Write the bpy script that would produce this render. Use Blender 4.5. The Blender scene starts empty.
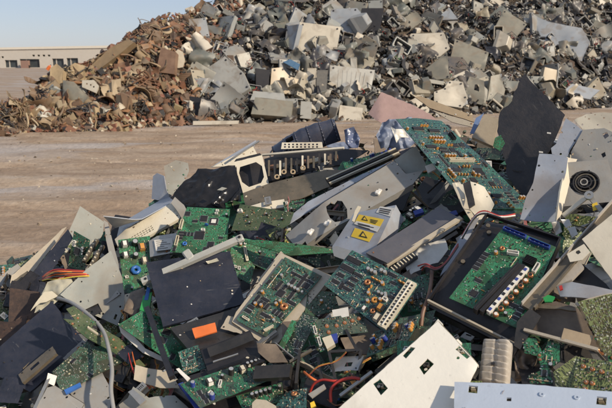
import bpy, bmesh, math, random
from mathutils import Vector, Matrix, noise
from mathutils.geometry import delaunay_2d_cdt
R = math.radians
rng = random.Random(7)
sc = bpy.context.scene
COL = sc.collection

# ------------------------------------------------------------------ camera, sky, sun, exposure
CAM_H, PITCH, FPX = 1.6, R(12.2), 656.0
cd = bpy.data.cameras.new('camera'); cam = bpy.data.objects.new('camera', cd); COL.objects.link(cam)
cam.location = (0, 0, CAM_H); cam.rotation_euler = (R(90) - PITCH, 0, 0)
cd.sensor_width = 36; cd.lens = FPX / 612 * 36; cd.clip_start = 0.05; cd.clip_end = 3000
cd.dof.use_dof = True; cd.dof.focus_distance = 1.95; cd.dof.aperture_fstop = 13.0
sc.camera = cam
w = bpy.data.worlds.new('World'); sc.world = w; w.use_nodes = True
nt = w.node_tree; nt.nodes.clear()
sky = nt.nodes.new('ShaderNodeTexSky'); sky.sky_type = 'NISHITA'; sky.sun_disc = False
SUN_EL, SUN_AZ = 30.0, 128.0            # azimuth clockwise from +Y (view direction)
sky.sun_elevation = R(SUN_EL); sky.sun_rotation = R(SUN_AZ)
sky.air_density = 1.0; sky.dust_density = 0.5; sky.ozone_density = 2.0
bg = nt.nodes.new('ShaderNodeBackground'); bg.inputs['Strength'].default_value = 0.108
wo = nt.nodes.new('ShaderNodeOutputWorld')
tint = nt.nodes.new('ShaderNodeVectorMath'); tint.operation = 'MULTIPLY'; tint.inputs[1].default_value = (1.0, 0.93, 1.04)
nt.links.new(sky.outputs[0], tint.inputs[0]); 
hz = nt.nodes.new('ShaderNodeMix'); hz.data_type = 'RGBA'; hz.inputs[0].default_value = 0.62; hz.inputs[7].default_value = (3.0, 3.55, 4.4, 1)   # thin high overcast veil
nt.links.new(tint.outputs[0], hz.inputs[6]); nt.links.new(hz.outputs[2], bg.inputs['Color']); nt.links.new(bg.outputs[0], wo.inputs['Surface'])
sl = bpy.data.lights.new('sun', 'SUN'); sl.energy = 4.0; sl.angle = R(1.2); sl.color = (1.0, 0.87, 0.69)
so = bpy.data.objects.new('sun', sl); COL.objects.link(so)
sd = Vector((math.sin(R(SUN_AZ)) * math.cos(R(SUN_EL)), math.cos(R(SUN_AZ)) * math.cos(R(SUN_EL)), math.sin(R(SUN_EL))))
so.rotation_euler = sd.to_track_quat('Z', 'Y').to_euler(); so.location = sd * 30
vs = sc.view_settings; vs.view_transform = 'Standard'; vs.look = 'None'; vs.gamma = 1; vs.use_curve_mapping = False
vs.exposure = 0.25

# ------------------------------------------------------------------ view geometry helpers
EYE = Vector((0, 0, CAM_H))
FW = Vector((0, math.cos(PITCH), -math.sin(PITCH))); UP = Vector((0, math.sin(PITCH), math.cos(PITCH))); RT = Vector((1, 0, 0))
def ray(px, py): return FW + RT * ((px - 306) / FPX) + UP * ((204 - py) / FPX)
HA, HB, HC = 0.44, 0.33, 0.27           # near heap surface: z = HA + HB*Y + HC*X
HN = Vector((-HC, -HB, 1)).normalized()
def heap_pt(px, py, lift=0.0):
    d = ray(px, py)
    t = (HA + lift - CAM_H) / (d.z - HB * d.y - HC * d.x)
    return EYE + d * t
def on_plane(px, py, P, n):
    d = ray(px, py); return EYE + d * ((P - EYE).dot(n) / d.dot(n))
def ground_pt(px, py, z=0.0):
    d = ray(px, py); return EYE + d * ((z - CAM_H) / d.z)

# ------------------------------------------------------------------ materials
MATS = {}
def mk(name, col, rough=0.6, metal=0.0, dirt=0.35, var=0.2, scale=14.0, dust=(0.26, 0.19, 0.125), bump=0.15, alpha=None, spec=0.5, speck=0.0, cols=None, scratch=0.0):
    if name in MATS: return MATS[name]
    m = bpy.data.materials.new(name); m.use_nodes = True; MATS[name] = m
    t = m.node_tree; N = t.nodes; L = t.links; b = N['Principled BSDF']
    tc = N.new('ShaderNodeTexCoord'); oi = N.new('ShaderNodeObjectInfo')
    ad = N.new('ShaderNodeVectorMath'); ad.operation = 'ADD'
    sc1 = N.new('ShaderNodeMath'); sc1.operation = 'MULTIPLY'; sc1.inputs[1].default_value = 37.0
    L.new(oi.outputs['Random'], sc1.inputs[0]); L.new(tc.outputs['Object'], ad.inputs[0]); L.new(sc1.outputs[0], ad.inputs[1])
    n1 = N.new('ShaderNodeTexNoise'); n1.inputs['Scale'].default_value = scale; n1.inputs['Detail'].default_value = 6; n1.inputs['Roughness'].default_value = 0.65
    n2 = N.new('ShaderNodeTexNoise'); n2.inputs['Scale'].default_value = scale * 7; n2.inputs['Detail'].default_value = 5; n2.inputs['Roughness'].default_value = 0.7
    L.new(ad.outputs[0], n1.inputs['Vector']); L.new(ad.outputs[0], n2.inputs['Vector'])
    if cols:
        cr = N.new('ShaderNodeValToRGB'); e = cr.color_ramp.elements; cr.color_ramp.interpolation = 'CONSTANT'
        e[0].color = (*cols[0], 1); e[0].position = 0
        e[1].color = (*cols[1], 1); e[1].position = 1.0 / len(cols)
        for i in range(2, len(cols)):
            q = e.new(i / len(cols)); q.color = (*cols[i], 1)
        L.new(oi.outputs['Random'], cr.inputs[0]); base = cr.outputs[0]
    else:
        rg = N.new('ShaderNodeRGB'); rg.outputs[0].default_value = (*col, 1); base = rg.outputs[0]
    # tonal variation
    mr = N.new('ShaderNodeMapRange'); mr.inputs[1].default_value = 0.3; mr.inputs[2].default_value = 0.7
    mr.inputs[3].default_value = 1 - var; mr.inputs[4].default_value = 1 + var * 0.7
    L.new(n1.outputs[0], mr.inputs[0])
    mu = N.new('ShaderNodeVectorMath'); mu.operation = 'SCALE'; L.new(base, mu.inputs[0]); L.new(mr.outputs[0], mu.inputs['Scale'])
    # dust mask
    am = N.new('ShaderNodeMath'); am.operation = 'MULTIPLY_ADD'; am.inputs[1].default_value = 0.45
    L.new(n2.outputs[0], am.inputs[0]); 
    hm = N.new('ShaderNodeMath'); hm.operation = 'MULTIPLY'; hm.inputs[1].default_value = 0.55; L.new(n1.outputs[0], hm.inputs[0]); L.new(hm.outputs[0], am.inputs[2])
    dm = N.new('ShaderNodeMapRange'); dm.inputs[1].default_value = 0.42; dm.inputs[2].default_value = 0.66; dm.inputs[3].default_value = dirt * 0.25; dm.inputs[4].default_value = min(1, dirt * 1.3)
    L.new(am.outputs[0], dm.inputs[0])
    mx = N.new('ShaderNodeMix'); mx.data_type = 'RGBA'; mx.inputs[7].default_value = (*dust, 1)
    L.new(dm.outputs[0], mx.inputs[0]); L.new(mu.outputs[0], mx.inputs[6])
    out = mx.outputs[2]
    if scratch:
        ws = N.new('ShaderNodeTexNoise'); ws.inputs['Scale'].default_value = 26; ws.inputs['Detail'].default_value = 6; ws.inputs['Distortion'].default_value = 1.2
        mp = N.new('ShaderNodeMapping'); mp.inputs['Scale'].default_value = (0.5, 3.2, 1); mp.inputs['Rotation'].default_value = (0.3, 0.2, 0.9)
        L.new(ad.outputs[0], mp.inputs[0]); L.new(mp.outputs[0], ws.inputs['Vector'])
        st = N.new('ShaderNodeMapRange'); st.inputs[1].default_value = 0.66; st.inputs[2].default_value = 0.76; st.inputs[4].default_value = scratch; L.new(ws.outputs[0], st.inputs[0])
        m2 = N.new('ShaderNodeMix'); m2.data_type = 'RGBA'; m2.inputs[7].default_value = (0.42, 0.40, 0.36, 1)
        L.new(st.outputs[0], m2.inputs[0]); L.new(out, m2.inputs[6]); out = m2.outputs[2]
    if speck:
        n4 = N.new('ShaderNodeTexNoise'); n4.inputs['Scale'].default_value = scale * 16; n4.inputs['Detail'].default_value = 2; L.new(ad.outputs[0], n4.inputs['Vector'])
        n5 = N.new('ShaderNodeTexNoise'); n5.inputs['Scale'].default_value = scale * 0.6; n5.inputs['Detail'].default_value = 4; n5.inputs['Distortion'].default_value = 0.6; L.new(ad.outputs[0], n5.inputs['Vector'])
        for nn_, lo, hi, colr, am_ in ((n4, .68, .76, (.08, .065, .05), speck * .6), (n5, .52, .64, (.19, .145, .10), speck * .95)):
            s4 = N.new('ShaderNodeMapRange'); s4.inputs[1].default_value = lo; s4.inputs[2].default_value = hi; s4.inputs[4].default_value = am_; L.new(nn_.outputs[0], s4.inputs[0])
            m4 = N.new('ShaderNodeMix'); m4.data_type = 'RGBA'; m4.inputs[7].default_value = (*colr, 1); L.new(s4.outputs[0], m4.inputs[0]); L.new(out, m4.inputs[6]); out = m4.outputs[2]
    L.new(out, b.inputs['Base Color'])
    ro = N.new('ShaderNodeMapRange'); ro.inputs[3].default_value = max(0.05, rough - 0.12); ro.inputs[4].default_value = min(1, rough + 0.2)
    L.new(dm.outputs[0], ro.inputs[0]); L.new(ro.outputs[0], b.inputs['Roughness'])
    b.inputs['Metallic'].default_value = metal
    b.inputs['Specular IOR Level'].default_value = spec
    if bump:
        bp = N.new('ShaderNodeBump'); bp.inputs['Strength'].default_value = bump; bp.inputs['Distance'].default_value = 0.004
        L.new(n2.outputs[0], bp.inputs['Height']); L.new(bp.outputs[0], b.inputs['Normal'])
    if alpha is not None: b.inputs['Alpha'].default_value = alpha
    return m

def mk_pcb(name, col, trace, dirt=0.25, dots=(0.30, 0.30, 0.22), dens=0.5, cell=330.0, dotscale=210.0, dot=0.14):
    r_, g_, b_ = col; m = mk(name, col, rough=0.42, dirt=dirt, var=0.3, scale=18, bump=0.1, cols=[col, (r_ * 1.5, g_ * .8, b_ * .8), (r_ * .9, g_ * .75, b_ * 1.25), (r_ * 2.2, g_ * .95, b_ * .75), (r_ * .8, g_ * 1.1, b_ * 1.0)])
    t = m.node_tree; N = t.nodes; L = t.links; b = N['Principled BSDF']
    src = b.inputs['Base Color'].links[0].from_socket
    tc = N.new('ShaderNodeTexCoord')
    v = N.new('ShaderNodeTexVoronoi'); v.feature = 'DISTANCE_TO_EDGE'; v.inputs['Scale'].default_value = cell; v.inputs['Randomness'].default_value = 0.75
    mp = N.new('ShaderNodeMapping'); mp.inputs['Scale'].default_value = (1, 0.3, 1); L.new(tc.outputs['Object'], mp.inputs[0]); L.new(mp.outputs[0], v.inputs['Vector'])
    lt = N.new('ShaderNodeMath'); lt.operation = 'LESS_THAN'; lt.inputs[1].default_value = 0.09; L.new(v.outputs['Distance'], lt.inputs[0])
    n = N.new('ShaderNodeTexNoise'); n.inputs['Scale'].default_value = 22; L.new(tc.outputs['Object'], n.inputs['Vector'])
    gt = N.new('ShaderNodeMath'); gt.operation = 'GREATER_THAN'; gt.inputs[1].default_value = 1 - dens; L.new(n.outputs[0], gt.inputs[0])
    mm = N.new('ShaderNodeMath'); mm.operation = 'MULTIPLY'; L.new(lt.outputs[0], mm.inputs[0]); L.new(gt.outputs[0], mm.inputs[1])
    m1 = N.new('ShaderNodeMix'); m1.data_type = 'RGBA'; m1.inputs[7].default_value = (*trace, 1); L.new(mm.outputs[0], m1.inputs[0]); L.new(src, m1.inputs[6])
    v2 = N.new('ShaderNodeTexVoronoi'); v2.inputs['Scale'].default_value = dotscale; v2.inputs['Randomness'].default_value = 0.5; L.new(tc.outputs['Object'], v2.inputs['Vector'])
    l2 = N.new('ShaderNodeMath'); l2.operation = 'LESS_THAN'; l2.inputs[1].default_value = dot; L.new(v2.outputs['Distance'], l2.inputs[0])
    n3 = N.new('ShaderNodeTexNoise'); n3.inputs['Scale'].default_value = 30; n3.inputs['Detail'].default_value = 1
    mp3 = N.new('ShaderNodeMapping'); mp3.inputs['Location'].default_value = (5, 3, 1); L.new(tc.outputs['Object'], mp3.inputs[0]); L.new(mp3.outputs[0], n3.inputs['Vector'])
    g3 = N.new('ShaderNodeMath'); g3.operation = 'GREATER_THAN'; g3.inputs[1].default_value = 0.53; L.new(n3.outputs[0], g3.inputs[0])
    mm3 = N.new('ShaderNodeMath'); mm3.operation = 'MULTIPLY'; L.new(l2.outputs[0], mm3.inputs[0]); L.new(g3.outputs[0], mm3.inputs[1])
    m2 = N.new('ShaderNodeMix'); m2.data_type = 'RGBA'; m2.inputs[7].default_value = (*dots, 1); L.new(mm3.outputs[0], m2.inputs[0]); L.new(m1.outputs[2], m2.inputs[6])
    L.new(m2.outputs[2], b.inputs['Base Color'])
    return m

PCB = mk_pcb('pcb_green', (0.006, 0.062, 0.027), (0.03, 0.16, 0.08))
PCBB = mk_pcb('pcb_bright', (0.008, 0.078, 0.034), (0.04, 0.2, 0.095), dirt=0.2, dens=0.55)
PCBT = mk_pcb('pcb_teal', (0.005, 0.048, 0.045), (0.05, 0.16, 0.12), dirt=0.2, dens=0.6)
PCBP = mk_pcb('pcb_plain', (0.012, 0.075, 0.035), (0.03, 0.13, 0.065), dirt=0.3, dens=0.3, dotscale=120, dot=0.09)
PCBO = mk_pcb('pcb_olive', (0.03, 0.065, 0.015), (0.22, 0.25, 0.09), dirt=0.3, dens=0.6, cell=230, dotscale=150, dot=0.3, dots=(0.5, 0.5, 0.35))
PCBD = mk_pcb('pcb_dark', (0.005, 0.035, 0.022), (0.07, 0.14, 0.09), dirt=0.25, dens=0.5, dotscale=110, dot=0.26, dots=(0.5, 0.45, 0.28))
PCBC = mk_pcb('pcb_card', (0.007, 0.048, 0.034), (0.04, 0.14, 0.10), dirt=0.3, dens=0.55)
BLACK = mk('black_plastic', (0.013, 0.013, 0.016), rough=0.5, dirt=0.05, var=0.3)
NAVY = mk('navy_plastic', (0.014, 0.019, 0.034), rough=0.45, dirt=0.06, var=0.35, scale=9, scratch=0.22, bump=0.35)
SLATEB = mk('slate_black', (0.016, 0.018, 0.024), rough=0.55, dirt=0.08, var=0.35, scale=9, scratch=0.16, bump=0.45)
GLOSS = mk('glossy_black', (0.008, 0.008, 0.009), rough=0.3, dirt=0.03, var=0.3, bump=0.1)
DKMETAL = mk('dark_metal', (0.045, 0.045, 0.045), rough=0.45, metal=0.5, dirt=0.12)
STEEL = mk('steel', (0.42, 0.42, 0.40), rough=0.42, metal=0.7, dirt=0.3, var=0.2)
GREYP = mk('grey_paint', (0.31, 0.31, 0.29), rough=0.5, dirt=0.34, var=0.15, scale=8, scratch=0.25, speck=.5)
GREYG = mk('grey_green', (0.33, 0.345, 0.31), rough=0.5, dirt=0.3, var=0.2, scale=8, scratch=0.3, speck=.5)
BLUEG = mk('blue_grey', (0.34, 0.38, 0.44), rough=0.42, dirt=0.26, var=0.25, scale=7, scratch=0.35, speck=.5)
PALEB = mk('pale_blue_sheet', (0.50, 0.56, 0.64), rough=0.38, dirt=0.06, var=0.08, scale=6, scratch=0.12, speck=.3)  # sky tint painted into the sheet's colour
SLATE = mk('slate_metal', (0.12, 0.12, 0.135), rough=0.5, metal=0.2, dirt=0.15, var=0.15, scratch=0.2)
CREAM = mk('cream_paint', (0.68, 0.62, 0.49), rough=0.5, dirt=0.1, var=0.1, scale=8, scratch=0.1, speck=.4)
WHITEP = mk('white_paint', (0.80, 0.76, 0.66), rough=0.45, dirt=0.05, var=0.06, scale=9, speck=.3)
BEIGE = mk('beige_plastic', (0.48, 0.42, 0.32), rough=0.55, dirt=0.3, var=0.12)
TAN = mk('tan_board', (0.42, 0.32, 0.2), rough=0.8, dirt=0.35, var=0.2)
PINK = mk('pink_panel', (0.50, 0.33, 0.30), rough=0.6, dirt=0.25, var=0.25, scale=9, speck=.6)
BRONZE = mk('bronze_metal', (0.17, 0.15, 0.11), rough=0.45, metal=0.5, dirt=0.5, var=0.35)
RUSTY = mk('rusty_dark', (0.03, 0.022, 0.02), rough=0.6, metal=0.2, dirt=0.2, dust=(0.28, 0.14, 0.07), var=0.4)
BROWN = mk('brown_plastic', (0.13, 0.10, 0.075), rough=0.65, dirt=0.3, var=0.35)
ALU = mk('aluminium', (0.55, 0.54, 0.50), rough=0.38, metal=0.75, dirt=0.35, var=0.2)
GREYFIN = mk('cast_fins', (0.44, 0.41, 0.36), rough=0.6, dirt=0.35, var=0.15)
BRACK = mk('bracket_blueblack', (0.028, 0.04, 0.075), rough=0.45, dirt=0.15, var=0.25)
CHIP = mk('chip_black', (0.014, 0.014, 0.016), rough=0.5, dirt=0.05, var=0.2, bump=0)
TIN = mk('tin', (0.6, 0.6, 0.57), rough=0.4, metal=0.6, dirt=0.2, bump=0)
CONN = mk('connector_cream', (0.62, 0.56, 0.42), rough=0.5, dirt=0.2, bump=0)
CONW = mk('connector_white', (0.75, 0.72, 0.65), rough=0.5, dirt=0.12, bump=0)
BLUE = mk('blue_plastic', (0.02, 0.13, 0.42), rough=0.4, dirt=0.12, bump=0)
DBLUE = mk('deep_blue', (0.015, 0.045, 0.26), rough=0.4, dirt=0.12, bump=0)
COPPER = mk('copper', (0.55, 0.22, 0.09), rough=0.4, metal=0.6, dirt=0.2, bump=0)
ORANGE = mk('orange_plastic', (0.75, 0.17, 0.035), rough=0.5, dirt=0.12, bump=0)
AMBER = mk('amber_cap', (0.55, 0.25, 0.05), rough=0.45, dirt=0.15, bump=0)
YEL = mk('yellow_label', (0.75, 0.50, 0.03), rough=0.5, dirt=0.12, bump=0)
RED = mk('red_wire', (0.45, 0.025, 0.02), rough=0.45, dirt=0.12, bump=0)
GREYW = mk('grey_cable', (0.30, 0.30, 0.29), rough=0.5, dirt=0.2, bump=0)
BRNW = mk('brown_wire', (0.17, 0.08, 0.05), rough=0.55, dirt=0.3, bump=0)
BLKW = mk('black_wire', (0.02, 0.02, 0.02), rough=0.45, dirt=0.15, bump=0)
YELW = mk('yellow_wire', (0.62, 0.45, 0.05), rough=0.45, dirt=0.12, bump=0)
GRNP = mk('green_plastic', (0.02, 0.30, 0.07), rough=0.4, dirt=0.1, bump=0)
PAPER = mk('paper_label', (0.66, 0.64, 0.58), rough=0.7, dirt=0.2, bump=0)
SMD = mk('smd_tan', (0.4, 0.33, 0.22), rough=0.5, dirt=0.1, bump=0, cols=None)
WRAP = mk('blue_film', (0.20, 0.24, 0.33), rough=0.55, dirt=0.1, alpha=0.9)
CLEAR = mk('milky_film', (0.55, 0.52, 0.4), rough=0.3, dirt=0.1, alpha=0.7)

# ------------------------------------------------------------------ mesh builder
class MB:
    def __init__(s): s.v = []; s.f = []; s.mi = []; s.mats = []; s.sm = []
    def _m(s, m):
        if m not in s.mats: s.mats.append(m)
        return s.mats.index(m)
    def add(s, vs_, fs, m, smooth=False, M=None):
        o = len(s.v)
        for p in vs_: s.v.append(tuple(M @ Vector(p)) if M else tuple(p))
        k = s._m(m)
        for f in fs: s.f.append([o + i for i in f]); s.mi.append(k); s.sm.append(smooth)
    def box(s, c, d, m, M=None, taper=1.0):
        x, y, z = c; a, b, h = d[0] / 2, d[1] / 2, d[2] / 2; t = taper
        vs_ = [(x - a, y - b, z - h), (x + a, y - b, z - h), (x + a, y + b, z - h), (x - a, y + b, z - h),
               (x - a * t, y - b * t, z + h), (x + a * t, y - b * t, z + h), (x + a * t, y + b * t, z + h), (x - a * t, y + b * t, z + h)]
        s.add(vs_, [(3, 2, 1, 0), (4, 5, 6, 7), (0, 1, 5, 4), (1, 2, 6, 5), (2, 3, 7, 6), (3, 0, 4, 7)], m, M=M)
    def cyl(s, c, r, h, m, n=12, M=None, r2=None, axis='Z', smooth=True):
        r2 = r if r2 is None else r2; vs_ = []
        for k, (rr, zz) in enumerate(((r, -h / 2), (r2, h / 2))):
            for i in range(n):
                a = 2 * math.pi * i / n; p = (rr * math.cos(a), rr * math.sin(a), zz)
                if axis == 'X': p = (p[2], p[0], p[1])
                elif axis == 'Y': p = (p[1], p[2], p[0])
                vs_.append((p[0] + c[0], p[1] + c[1], p[2] + c[2]))
        s.add(vs_, [(i, (i + 1) % n, n + (i + 1) % n, n + i) for i in range(n)], m, smooth, M)
        s.add(vs_, [tuple(range(n))[::-1], tuple(range(n, 2 * n))], m, False, M)
    def tube(s, pts, r, m, n=8, M=None):
        pts = [Vector(p) for p in pts]; vs_ = []; up = Vector((0.13, 0.21, 1)).normalized()
        for i, p in enumerate(pts):
            t = (pts[min(i + 1, len(pts) - 1)] - pts[max(i - 1, 0)])
            t = t.normalized() if t.length > 1e-9 else Vector((1, 0, 0))
            a = t.cross(up); a = a.normalized() if a.length > 1e-4 else Vector((1, 0, 0)); b = t.cross(a)
            for k in range(n):
                q = 2 * math.pi * k / n; vs_.append(p + a * (r * math.cos(q)) + b * (r * math.sin(q)))
        fs = [(i * n + k, i * n + (k + 1) % n, (i + 1) * n + (k + 1) % n, (i + 1) * n + k) for i in range(len(pts) - 1) for k in range(n)]
        fs += [tuple(range(n))[::-1], tuple(range((len(pts) - 1) * n, len(pts) * n))]
        s.add(vs_, fs, m, True, M)
    def ring(s, c, ro, ri, h, m, n=20, M=None, smooth=False):
        vs_ = []
        for zz in (-h / 2, h / 2):
            for rr in (ro, ri):
                for i in range(n):
                    a = 2 * math.pi * i / n; vs_.append((c[0] + rr * math.cos(a), c[1] + rr * math.sin(a), c[2] + zz))
        g = lambda k, i: k * n + i % n
        fs = []
        for i in range(n):
            fs += [(g(2, i), g(2, i + 1), g(3, i + 1), g(3, i)), (g(0, i + 1), g(0, i), g(1, i), g(1, i + 1)), (g(0, i), g(0, i + 1), g(2, i + 1), g(2, i)), (g(1, i + 1), g(1, i), g(3, i), g(3, i + 1))]
        s.add(vs_, fs, m, smooth, M)
    def slab(s, outer, holes, t, m, grid=0, zf=None, M=None, medge=None):
        loops = [outer] + list(holes or []); vs_ = []; es = []
        for lp in loops:
            o = len(vs_); k = len(lp)
            for p in lp: vs_.append(Vector((p[0], p[1])))
            es += [(o + i, o + (i + 1) % k) for i in range(k)]
        def inside(x, y, lp):
            c = False; k = len(lp); j = k - 1
            for i in range(k):
                xi, yi = lp[i][0], lp[i][1]; xj, yj = lp[j][0], lp[j][1]
                if (yi > y) != (yj > y) and x < (xj - xi) * (y - yi) / (yj - yi) + xi: c = not c
                j = i
            return c
        if grid:
            x0 = min(p[0] for p in outer); x1 = max(p[0] for p in outer); y0 = min(p[1] for p in outer); y1 = max(p[1] for p in outer)
            g = max(x1 - x0, y1 - y0) / grid; i = 0
            X = x0 + g / 2
            while X < x1:
                Y = y0 + g / 2
                while Y < y1:
                    a, b = X + g * 0.2 * math.sin(i * 1.7), Y + g * 0.2 * math.cos(i * 2.3); i += 1
                    if inside(a, b, outer) and not any(inside(a, b, h) for h in holes or []): vs_.append(Vector((a, b)))
                    Y += g
                X += g
        r = delaunay_2d_cdt(vs_, es, [], 0, 1e-6)
        pv, tf = r[0], r[2]; keep = []
        for f in tf:
            cx = sum(pv[i][0] for i in f) / len(f); cy = sum(pv[i][1] for i in f) / len(f)
            if inside(cx, cy, outer) and not any(inside(cx, cy, h) for h in holes or []): keep.append(tuple(f))
        if not keep: return
        z = [zf(p[0], p[1]) if zf else 0.0 for p in pv]
        n = len(pv)
        V = [(p[0], p[1], z[i]) for i, p in enumerate(pv)] + [(p[0], p[1], z[i] - t) for i, p in enumerate(pv)]
        cnt = {}
        F = []
        for f in keep:
            F.append(f); F.append(tuple(n + i for i in reversed(f)))
            for a, b in zip(f, f[1:] + f[:1]): cnt[(a, b)] = 1
        S = [(b, a, n + a, n + b) for (a, b) in cnt if (b, a) not in cnt]
        s.add(V, F, m, bool(zf), M)
        s.add(V, S, medge or m, False, M)
    def mesh(s, name):
        me = bpy.data.meshes.new(name)
        # drop unused verts duplication is harmless
        me.from_pydata(s.v, [], s.f); 
        for m in s.mats: me.materials.append(m)
        me.polygons.foreach_set('material_index', s.mi); me.polygons.foreach_set('use_smooth', s.sm)
        me.update(); return me
    def build(s, name, M=None, parent=None):
        return link(name, s.mesh(name), M, parent)

def link(name, data, M=None, parent=None):
    o = bpy.data.objects.new(name, data); COL.objects.link(o)
    if parent is not None:
        o.parent = parent
        if M is not None: o.matrix_local = M
    elif M is not None: o.matrix_world = M
    return o
WM = {}                                   # world matrices by object (for parts posed in world space)
NAMEFIX = {'panel': 'sheet_piece', 'side': 'cover', 'front': 'cover', 'frame': 'rack', 'rail': 'metal_bar', 'edge': 'bar', 'tab': 'scrap', 'label': 'sticker', 'bracket': 'metal_angle', 'strip': 'band', 'door': 'door_sheet', 'rib': 'band', 'lid': 'cover_sheet', 'shelf': 'shelf_sheet', 'lever': 'crank', 'clip': 'clasp'}
def rename_top(o):
    if o.type == 'LIGHT' or o.parent is not None: return
    b = o.name.split('.')[0]; w = b.split('_')
    if w[-1] in NAMEFIX and b not in ('machine_cover',):
        f = NAMEFIX[w[-1]].split('_'); o.name = '_'.join(w[:-1] + f)
def tag(o, label=None, cat=None, group=None, kind=None):
    if label: o['label'] = label
    if cat:
        o['category'] = cat; rename_top(o)
    if group: o['group'] = group
    if kind: o['kind'] = kind
    return o
def empty(name, M, label, cat, group=None):
    o = link(name, None, M); o.empty_display_size = 0.05; WM[o] = M.copy(); return tag(o, label, cat, group)
def sub(o, parent):                       # hang a world-placed object under its thing
    M = o.matrix_basis.copy(); o.parent = parent; o.matrix_local = WM[parent].inverted() @ M; WM[o] = M; return o
def frame(P, u, n):
    u = (u - n * u.dot(n)).normalized(); v = n.cross(u)
    return Matrix(((u.x, v.x, n.x, P.x), (u.y, v.y, n.y, P.y), (u.z, v.z, n.z, P.z), (0, 0, 0, 1)))

def prior(cx, cy, w, n=None):
    if n is not None: return Vector(n).normalized()
    c = -ray(cx, cy).normalized(); return (HN * (1 - w) + c * w).normalized()
def solve(quad, w=0.3, lift=0.0, n=None, lam=0.25):
    cx = sum(p[0] for p in quad) / 4; cy = sum(p[1] for p in quad) / 4
    P = heap_pt(cx, cy, lift); pr = prior(cx, cy, w, n); rr = random.Random(int(cx * 7 + cy))
    def cost(nn):
        if nn.dot(-ray(cx, cy).normalized()) < 0.12: return 9
        q = [on_plane(a, b, P, nn) for a, b in quad]; c = 0
        for i in range(4):
            a = q[i - 1] - q[i]; b = q[(i + 1) % 4] - q[i]; c += (a.dot(b) / (a.length * b.length + 1e-9)) ** 2
        return c + lam * (1 - nn.dot(pr)) * 4
    best = pr; bc = cost(pr); s = 0.5
    for k in range(260):
        c = (best + Vector((rr.gauss(0, s), rr.gauss(0, s), rr.gauss(0, s)))).normalized(); v = cost(c)
        if v < bc: bc = v; best = c
        s = max(0.02, s * 0.985)
    return P, best
def pose(poly, w=0.3, lift=0.0, n=None, fit=True, at=None, lam=0.25):
    if at is None: at = (sum(p[0] for p in poly) / len(poly), sum(p[1] for p in poly) / len(poly))
    if fit and len(poly) == 4 : P, nn = solve(poly, w, lift, n, lam)
    else: P = heap_pt(at[0], at[1], lift); nn = prior(at[0], at[1], w, n)
    q = [on_plane(a, b, P, nn) for a, b in poly]
    M = frame(q[0], q[1] - q[0], nn); Mi = M.inverted()
    return M, [(Mi @ p).xy for p in q], (lambda a, b: (Mi @ on_plane(a, b, P, nn)).xy)
def jagged(lp, amp, seg=0.012, seed=0, skip=()):
    rr = random.Random(seed); out = []
    k = len(lp)
    for i in range(k):
        a = Vector(lp[i]); b = Vector(lp[(i + 1) % k]); out.append(a)
        if i in skip: continue
        m = int((b - a).length / seg); nr = Vector((-(b - a).y, (b - a).x)).normalized() if m else None
        for j in range(1, m): out.append(a.lerp(b, j / m) + nr * rr.uniform(-amp, amp))
    return out
def bend(amp, freq=4.0, seed=0.0, fine=0.0):
    return lambda x, y: amp * (noise.noise(Vector((x * freq, y * freq, seed))) ) + (fine * noise.noise(Vector((x * freq * 6, y * freq * 6, seed + 3))) if fine else 0)
def pin_poly(x, y, lp):
    c = False; j = len(lp) - 1
    for i in range(len(lp)):
        if (lp[i][1] > y) != (lp[j][1] > y) and x < (lp[j][0] - lp[i][0]) * (y - lp[i][1]) / (lp[j][1] - lp[i][1]) + lp[i][0]: c = not c
        j = i
    return c
TOPS = []
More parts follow.
